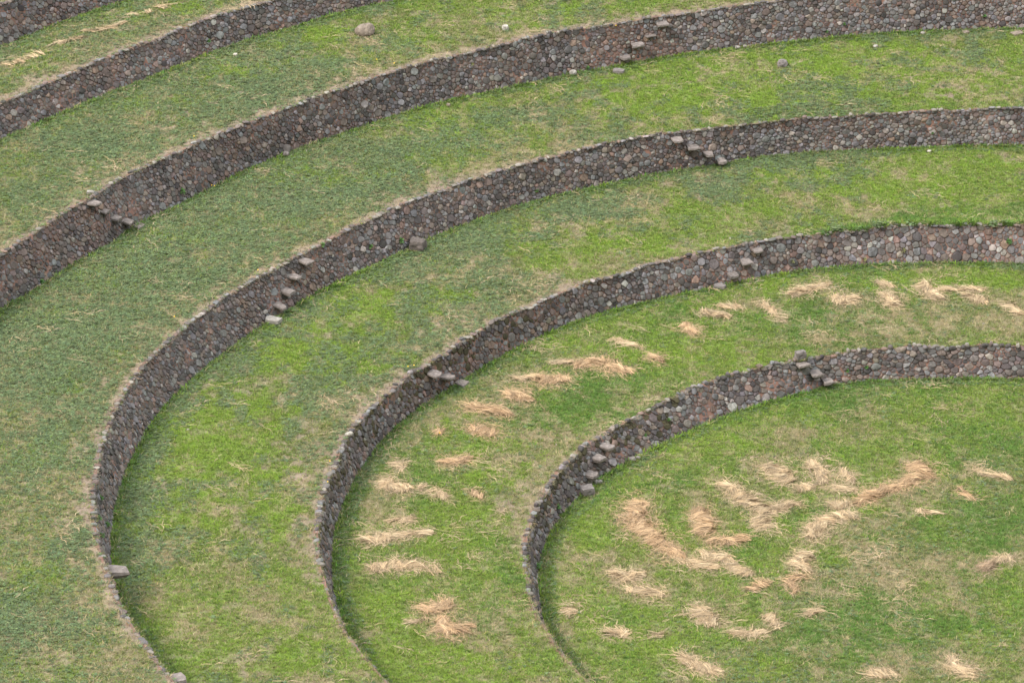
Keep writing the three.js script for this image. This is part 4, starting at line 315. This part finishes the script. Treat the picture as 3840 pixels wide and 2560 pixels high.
// ---------- straw ----------
const leafMat = new THREE.MeshStandardMaterial({ vertexColors: true, roughness: .9, side: THREE.DoubleSide });
const STRAW = [[.45, .34, .21], [.45, .31, .18], [.31, .225, .145]];
function ribbon(b, p, dir, len, wid, lift, bend, col) {        // one bent straw: three short segments
  const nx = -dir[1], nz = dir[0]; let x = p[0], y = p[1], z = p[2], dx = dir[0], dz = dir[1]; let pa, pb;
  for (let i = 0; i <= 3; i++) {
    const w = wid * (i === 3 ? .35 : 1 - .1 * i) * .5, a = b.v(x - nx * w, y, z - nz * w, col), c = b.v(x + nx * w, y + wid * .4, z + nz * w, col); if (i) { b.t(pa, pb, a); b.t(a, pb, c); } pa = a; pb = c;
    const st = len / 3; x += dx * st; z += dz * st; y += lift * (i === 0 ? 1 : i === 1 ? .1 : -.9) * st; const q = dx; dx += dz * bend; dz -= q * bend;
  }
}
const halo = [];
for (const [L, w0, pts, tn, dens, label] of HAY) {
  const seg = []; let tot = 0; for (let i = 0; i < pts.length - 1; i++) { const l = Math.hypot(pts[i + 1][0] - pts[i][0], pts[i + 1][1] - pts[i][1]); seg.push(l); tot += l; }
  const wx = w0 * .74, wz = w0 * 1.15, mx = pts.reduce((s, p) => s + p[0], 0) / pts.length, mz = pts.reduce((s, p) => s + p[1], 0) / pts.length, b = new Buf();
  const along = t => { let d = t * tot, i = 0; while (i < seg.length - 1 && d > seg[i]) { d -= seg[i]; i++; } const f = seg[i] ? d / seg[i] : 0; return [pts[i][0] + (pts[i + 1][0] - pts[i][0]) * f, pts[i][1] + (pts[i + 1][1] - pts[i][1]) * f, i]; };
  const hMax = clamp(w0 * .3, .03, .16) * (.4 + .6 * dens), gy = (x, z) => groundY(L, bearing(x, z), Math.hypot(x, z)), areaN = (tot + w0 * 1.5) * w0 * 1.9, count = Math.round(clamp(areaN * 540 * dens, 60, 2400)), swirl = rr(0, 3.14), ph = rr(0, 99);
  const base = STRAW[tn];
  for (let i = 0; i < count;) {                                // locks of straws that lie the same way
    const t = clamp(rnd() * 1.06 - .03, 0, 1), [ax, az, si] = along(t), env = .25 + 1.0 * vnoise(t * tot * 1.7 + ph, ph), loose = rnd() < .38 ? rr(1.3, 2.6) : 1, gx = gauss() * .5 * env * loose, gz = gauss() * .5 * env * loose, x0 = ax + gx * wx, z0 = az + gz * wz;
    if (vnoise(x0 * 3.1 + ph, z0 * 2.0 + ph) < .3 + .12 * rnd() && loose === 1) { i += 2; continue; }
    const d2 = gx * gx + gz * gz, top = hMax * Math.exp(-d2 * 2.2) * (.4 + .9 * vnoise(x0 * 3 + ph, z0 * 3)), y0 = gy(x0, z0) + .04 + top * Math.sqrt(rnd());
    const along_ = Math.atan2(pts[si + 1][1] - pts[si][1], pts[si + 1][0] - pts[si][0]), a0 = along_ + swirl * .35 + (vnoise(x0 * 1.1 + ph, z0 * 1.1) - .5) * 3.6 + gauss() * .4 + (rnd() < .5 ? Math.PI : 0), v0 = rr(.4, 1.3), hue = rr(-.06, .06), bend = rr(-.3, .3), lift = rr(.0, .3) * (top > .06 ? 1 : .6), n = loose > 1 ? 1 + Math.floor(rnd() * 2) : 3 + Math.floor(rnd() * 6); i += n;
    for (let m = 0; m < n; m++) { const a = a0 + gauss() * .2, v = v0 * rr(.85, 1.15), col = [base[0] * v, base[1] * v * (1 + hue), base[2] * v * (1 + hue * 2)], o1 = gauss() * .08, o2 = gauss() * .11; ribbon(b, [x0 - mx - Math.cos(a) * .25 + o1, y0 + rr(0, .03), z0 - mz - Math.sin(a) * .25 + o2], [Math.cos(a), Math.sin(a)], rr(.3, .75) * (loose > 1 ? 1.4 : 1), rr(.010, .022) * (loose > 1 ? .8 : 1), lift, bend + rr(-.06, .06), col); }
  }
  for (let i = 0, n = Math.round(count * .1); i < n; i++) { const [ax, az] = along(rnd()); halo.push([L, ax + gauss() * wx * 1.8, az + gauss() * wz * 1.8, tn]); }
  const o = shade(new THREE.Mesh(b.geo(), leafMat)); o.position.set(mx, 0, mz); o.name = numbered('straw_heap'); tag(o, label, 'straw', 'heaps of cut straw left on the terraces'); scene.add(o);
}
// ---------- grass, clover, dry blades ----------
function tuft(n, h, wid, spread, lean, kind) {
  const b = new Buf();
  for (let i = 0; i < n; i++) {
    const a = rnd() * 6.2832, q = Math.sqrt(rnd()) * spread, x = Math.cos(a) * q, z = Math.sin(a) * q, f = a + rr(-1, 1), fx = Math.cos(f), fz = Math.sin(f), hh = h * rr(.55, 1.1), l = lean * rr(.3, 1.3) * hh, v = rr(.72, 1.28), c = [v, v * rr(.95, 1.05), v * rr(.85, 1.1)], s = -fz * wid * .5, t = fx * wid * .5;
    if (kind === 'clover') { const y = hh, r = wid * rr(.7, 1.2); const P = [0, 1, 2, 3].map(j => b.v(x + Math.cos(f + j * 1.57) * r, y + Math.cos(j * 1.57) * r * rr(-.45, .45), z + Math.sin(f + j * 1.57) * r, c)); b.t(P[0], P[1], P[2]); b.t(P[0], P[2], P[3]); }
    else { const A = b.v(x - s, 0, z - t, c), B = b.v(x + s, 0, z + t, c), C = b.v(x - s * .8 + fx * l * .4, hh * .65, z - t * .8 + fz * l * .4, c), D = b.v(x + s * .8 + fx * l * .4, hh * .65, z + t * .8 + fz * l * .4, c), E = b.v(x + fx * l, hh, z + fz * l, c); b.t(A, B, C); b.t(C, B, D); b.t(C, D, E); }
  }
  return b.geo();
}
const KIND = {
  grass: { g: [tuft(10, .075, .011, .07, 1.1), tuft(10, .06, .012, .08, 1.4), tuft(8, .1, .012, .06, 1)], at: [], label: 'short mixed green grass covering floor and terraces', cat: 'grass', name: 'short_grass' },
  clover: { g: [tuft(11, .05, .022, .09, 0, 'clover'), tuft(8, .065, .028, .08, 0, 'clover')], at: [], label: 'low dark green clover growing in patches on the terraces', cat: 'clover', name: 'clover_cover' },
  dry: { g: [tuft(8, .075, .009, .1, 2.4), tuft(7, .06, .01, .12, 3.2)], at: [], label: 'dry yellow grass blades scattered through the turf', cat: 'dry grass', name: 'dry_grass' },
};
const X0 = -56, X1 = 36, Z0 = -84, Z1 = 52, N_TUFTS = 2850000; let placed = 0;
for (let i = 0; i < N_TUFTS; i++) {
  const x = rr(X0, X1), z = rr(Z0, Z1), th = bearing(x, z), r = Math.hypot(x, z); let L = levelAt(th, r); if (L < 0) L = levelAt(th, r + .08); if (L < 0 || L && (th > 158 || th < -22)) continue;
  if (!onScreen(x, LEVELS[L], z, 1.09)) continue;
  field(L, th, r, x, z);
  const wn = wt.n * 1, ws = wt.s * wt.s * .8, wb = wt.b, wg = wt.g, wc = wt.c, wd = wt.d; let q = rnd() * (wn + ws + wb + wg + wc + wd), kd = 'grass', col;
  if ((q -= ws) < 0) { if (rnd() < .8) continue; kd = 'dry'; col = [.2, .16, .105]; } else if ((q -= wn) < 0) col = COL.n; else if ((q -= wb) < 0) col = COL.b; else if ((q -= wg) < 0) col = COL.g; else if ((q -= wc) < 0) { kd = 'clover'; col = COL.c; } else { kd = 'dry'; col = COL.d; if (rnd() < .35) col = [.19, .165, .09]; }
  const v = rr(.55, 1.42), hu = rr(-.12, .12); KIND[kd].at.push([x, groundY(L, th, r) - .008, z, col[0] * v * (1 + hu), col[1] * v, col[2] * v * (1 - hu), rr(.75, 1.35) * (L < NW && prof(W[L].rB, th) - r < .3 && kd !== 'clover' && rnd() < .5 ? rr(1.2, 2.3) : L === 2 && th < 13 && r - prof(W[1].rT, th) < .4 && vnoise(th * 2.2, 5) > .45 ? rr(1.1, 2.6) : 1)]); placed++;
}
for (const [x, y, z] of rim) { const v = rr(.6, 1.2), c = rnd() < .25 ? COL.d : COL.n; KIND.grass.at.push([x, y, z, c[0] * v, c[1] * v, c[2] * v, rr(1.1, 2)]); }
const M4 = new THREE.Matrix4(), Q4 = new THREE.Quaternion(), E3 = new THREE.Euler(), P3 = new THREE.Vector3(), S3 = new THREE.Vector3(), C3 = new THREE.Color();
function scatter(name, geo, at, mat, label, cat, tilt = .25) {
  const o = shade(new THREE.InstancedMesh(geo, mat, at.length)); at.forEach((a, i) => { E3.set(rr(-tilt, tilt), rnd() * 6.2832, rr(-tilt, tilt)); S3.set(a[6] * rr(.85, 1.15), a[6] * rr(.8, 1.2), a[6]); o.setMatrixAt(i, M4.compose(P3.set(a[0], a[1], a[2]), Q4.setFromEuler(E3), S3)); o.setColorAt(i, C3.setRGB(clamp(a[3], 0, 1), clamp(a[4], 0, 1), clamp(a[5], 0, 1))); });
  o.name = numbered(name); tag(o, label, cat, null, 'stuff'); scene.add(o); return o;
}
for (const k in KIND) { const q = KIND[k]; q.g.forEach((g, j) => scatter(q.name, g, q.at.filter((_, i) => i % q.g.length === j), leafMat, q.label, q.cat)); }
{ // single straws strewn over the grass, thickest near the heaps
  const b = new Buf(); for (let i = 0; i < 9; i++) { const a = rr(-.9, .9), v = rr(.8, 1.2); ribbon(b, [rr(-.3, .3) - .2, rr(.05, .1), rr(-.3, .3)], [Math.cos(a), Math.sin(a)], rr(.15, .38), rr(.006, .011), rr(-.05, .2), rr(-.3, .3), [v, v, v]); }
  const at = []; const add = (L, x, z, tn) => { const th = bearing(x, z), r = Math.hypot(x, z); if (levelAt(th, r) !== L || !onScreen(x, LEVELS[L], z, 1.09)) return; const c = STRAW[tn], v = rr(.6, 1.05); at.push([x, groundY(L, th, r), z, c[0] * v, c[1] * v, c[2] * v * rr(.9, 1.15), rr(.6, 1.3)]); };
  for (const h of halo) add(...h);
  for (let i = 0; i < 170000; i++) { const x = rr(X0, X1), z = rr(Z0, Z1), th = bearing(x, z), L = levelAt(th, Math.hypot(x, z)); if (L < 0) continue; const q = fbm(x * .5 + 200, z * .33 + 9, 3), c = fbm(x * 1.6 + 4, z * .9 + 71, 2); if (rnd() < sstep(.5, .75, q) * sstep(.45, .8, c) * (L < 2 ? 1 : .6) + .012) add(L, x, z, 0); }
  scatter('loose_straw', b.geo(), at, leafMat, 'single dry straws strewn over grass between the heaps', 'straw', .1);
  console.log('tufts', placed, 'straws', at.length);
}
// ---------- weeds on the walls, flowers, grit ----------
const WEED_LABEL = ['bright leafy weed on the third wall, above the dark block', 'dark weed at the foot of the fourth wall, far left', 'green weed tuft on the second wall near the right edge', 'grass tuft hanging over the top of the second wall at right', 'weed at the foot of the fourth wall, upper centre', 'pale grass tuft near the top of the fourth wall, upper centre', 'small weed low on the third wall, centre', 'grassy weed on top of the third wall, by the five-step flight', 'little bright weed on the innermost wall, right of the step flight', 'little weed on the innermost wall, closest to the right step flight', 'small weed near the middle of the innermost wall', 'tiny bright weed on the innermost wall, left part', 'dark leafy weed at the shaded foot of the innermost wall', 'weed at the left bend of the innermost wall', 'topmost weed on the steep left side of the third wall', 'second weed down on the steep left side of the third wall', 'weed nearest the grass on the steep left side of the third wall', 'lowest weed on the steep left side of the third wall', 'dark weed growing at the foot of the fourth wall, upper left', 'reddish weed on the fifth wall, upper left', 'dry tuft at the second wall foot, right of the steps', 'dry tuft at the second wall foot, further right', 'tiny weed on the third wall at right', 'small weed on the fourth wall near the top of the frame', 'grass tuft on the fourth wall near the upper right corner', 'small weed low on the fourth wall at upper right', 'weed at the fourth wall foot, beside the stone heap', 'weed on the third wall left of the dark block'];
WEEDS.forEach(([k, th, v, s], i) => {
  const b = new Buf(), w = W[k], rb = prof(w.rB, th), rt = prof(w.rT, th), vv = clamp(v, .04, 1), r = rb + (rt - rb) * vv - .08, y = w.y0 + (topY(k, th) - w.y0) * vv, [x, z] = pol(th, r), dry = /dry|pale|hanging/.test(WEED_LABEL[i]);
  for (let j = 0; j < 70; j++) { const a = rnd() * 6.2832, e = rr(-.5, 1.2), l = s * rr(.2, .55), d = [Math.cos(a) * Math.cos(e), Math.sin(e), Math.sin(a) * Math.cos(e)], q = rr(.7, 1.3), c = dry ? [.16 * q, .17 * q, .06 * q] : [.06 * q, .14 * q, .03 * q], lw = dry ? .012 : .03; const p = [d[0] * l * .2, d[1] * l * .2, d[2] * l * .2], A = b.v(...p, c), B = b.v(p[0] + d[0] * l * .6 - d[2] * lw, p[1] + d[1] * l * .6, p[2] + d[2] * l * .6 + d[0] * lw, c), C = b.v(p[0] + d[0] * l * .6 + d[2] * lw, p[1] + d[1] * l * .6 + .01, p[2] + d[2] * l * .6 - d[0] * lw, c), E = b.v(p[0] + d[0] * l, p[1] + d[1] * l - .03 * s, p[2] + d[2] * l, c); b.t(A, B, C); b.t(C, B, E); }
  const o = shade(new THREE.Mesh(b.geo(), leafMat)); o.position.set(x, y, z); o.name = numbered('wall_weed'); tag(o, WEED_LABEL[i] ?? 'small weed on a wall', 'weed', 'weeds sprouting from the walls'); scene.add(o);
});
const petalMat = new THREE.MeshStandardMaterial({ color: new THREE.Color().setRGB(.75, .48, .02), roughness: .8, side: THREE.DoubleSide }), stemMat = new THREE.MeshStandardMaterial({ color: new THREE.Color().setRGB(.07, .13, .03), roughness: .9 });
const bloom = (() => { const s = new THREE.Shape(); for (let i = 0; i <= 20; i++) { const a = i / 20 * 6.2832, r = .026 * (1 + .28 * Math.cos(5 * a)); i ? s.lineTo(Math.cos(a) * r, Math.sin(a) * r) : s.moveTo(Math.cos(a) * r, Math.sin(a) * r); } const g = new THREE.ExtrudeGeometry(s, { depth: .008, bevelEnabled: false }); g.rotateX(-1.0); return g; })(), stemG = new THREE.CylinderGeometry(.005, .007, .14, 5).translate(0, .07, 0);
const FLOWER_LABEL = ['tiny yellow flower above the flat cap stones at upper left', 'lower tiny yellow flower at the foot of the fourth wall, left', 'right one of two tiny yellow flowers above the fourth wall, upper centre', 'tiny yellow flower above the fourth wall, left of the upper steps', 'tiny yellow flower on the left clover bank above the third wall bend', 'tiny yellow flower above the third wall, left of the five-step flight', 'tiny yellow flower just left of the upright block above the second wall', 'tiny yellow flower a little further left of the upright block', 'tiny yellow flower under the left steps of the second wall', 'tiny yellow flower at the upper left bend of the second wall edge', 'tiny yellow flower lower down the left bend of the second wall edge', 'upper tiny yellow flower at the foot of the fourth wall, left', 'left one of two tiny yellow flowers above the fourth wall, upper centre'];
for (const [L, x, z] of FLOWERS) {
  const f = new THREE.Group(); f.name = numbered('yellow_flower'); tag(f, FLOWER_LABEL[FLOWERS.findIndex(q => q[1] === x && q[2] === z)], 'flower', 'yellow wildflowers dotted over the terraces'); const th = bearing(x, z), r = Math.hypot(x, z), lv = levelAt(th, r); f.position.set(x, groundY(lv < 0 ? L : lv, th, r), z); f.rotation.y = rr(-.6, .6); scene.add(f);
  const st = shade(new THREE.Mesh(stemG, stemMat)); st.name = 'stem'; f.add(st); const bl = shade(new THREE.Mesh(bloom, petalMat)); bl.name = 'bloom'; bl.position.y = .14; f.add(bl);
}
{ // pebbles and clods
  const b = new Buf(); lump(b, [0, 0, 0], [1, 0, 0], [0, 1, 0], [0, 0, 1], 1, .7, .9, [1, 1, 1]); const at = [];
  for (let i = 0; i < 60000; i++) { const x = rr(X0, X1), z = rr(Z0, Z1), th = bearing(x, z), r = Math.hypot(x, z), L = levelAt(th, r); if (L < 0 || !onScreen(x, LEVELS[L], z, 1.06)) continue; field(L, th, r, x, z); const bare = wt.s > 3, foot = L < NW && prof(W[L].rB, th) - r < .6; if (rnd() > (bare ? .55 : foot ? .05 : .0035)) continue; const lt = rnd() < (bare ? .12 : .55), v = rr(.8, 1.2), c = lt ? [.38 * v, .36 * v, .33 * v] : [.22 * v, .155 * v, .125 * v]; at.push([x, groundY(L, th, r) + .01, z, ...c, lt && !bare ? rr(.03, .075) : rr(.02, .05)]); }
  scatter('pebble_scatter', b.geo(true), at, stoneMat, 'small pebbles and clods strewn on bare earth and grass', 'pebbles', 1); console.log('pebbles', at.length);
}
scene.traverse(o => { if (o.isMesh) { o.castShadow = true; o.receiveShadow = true; } });
renderer.render(scene, camera);
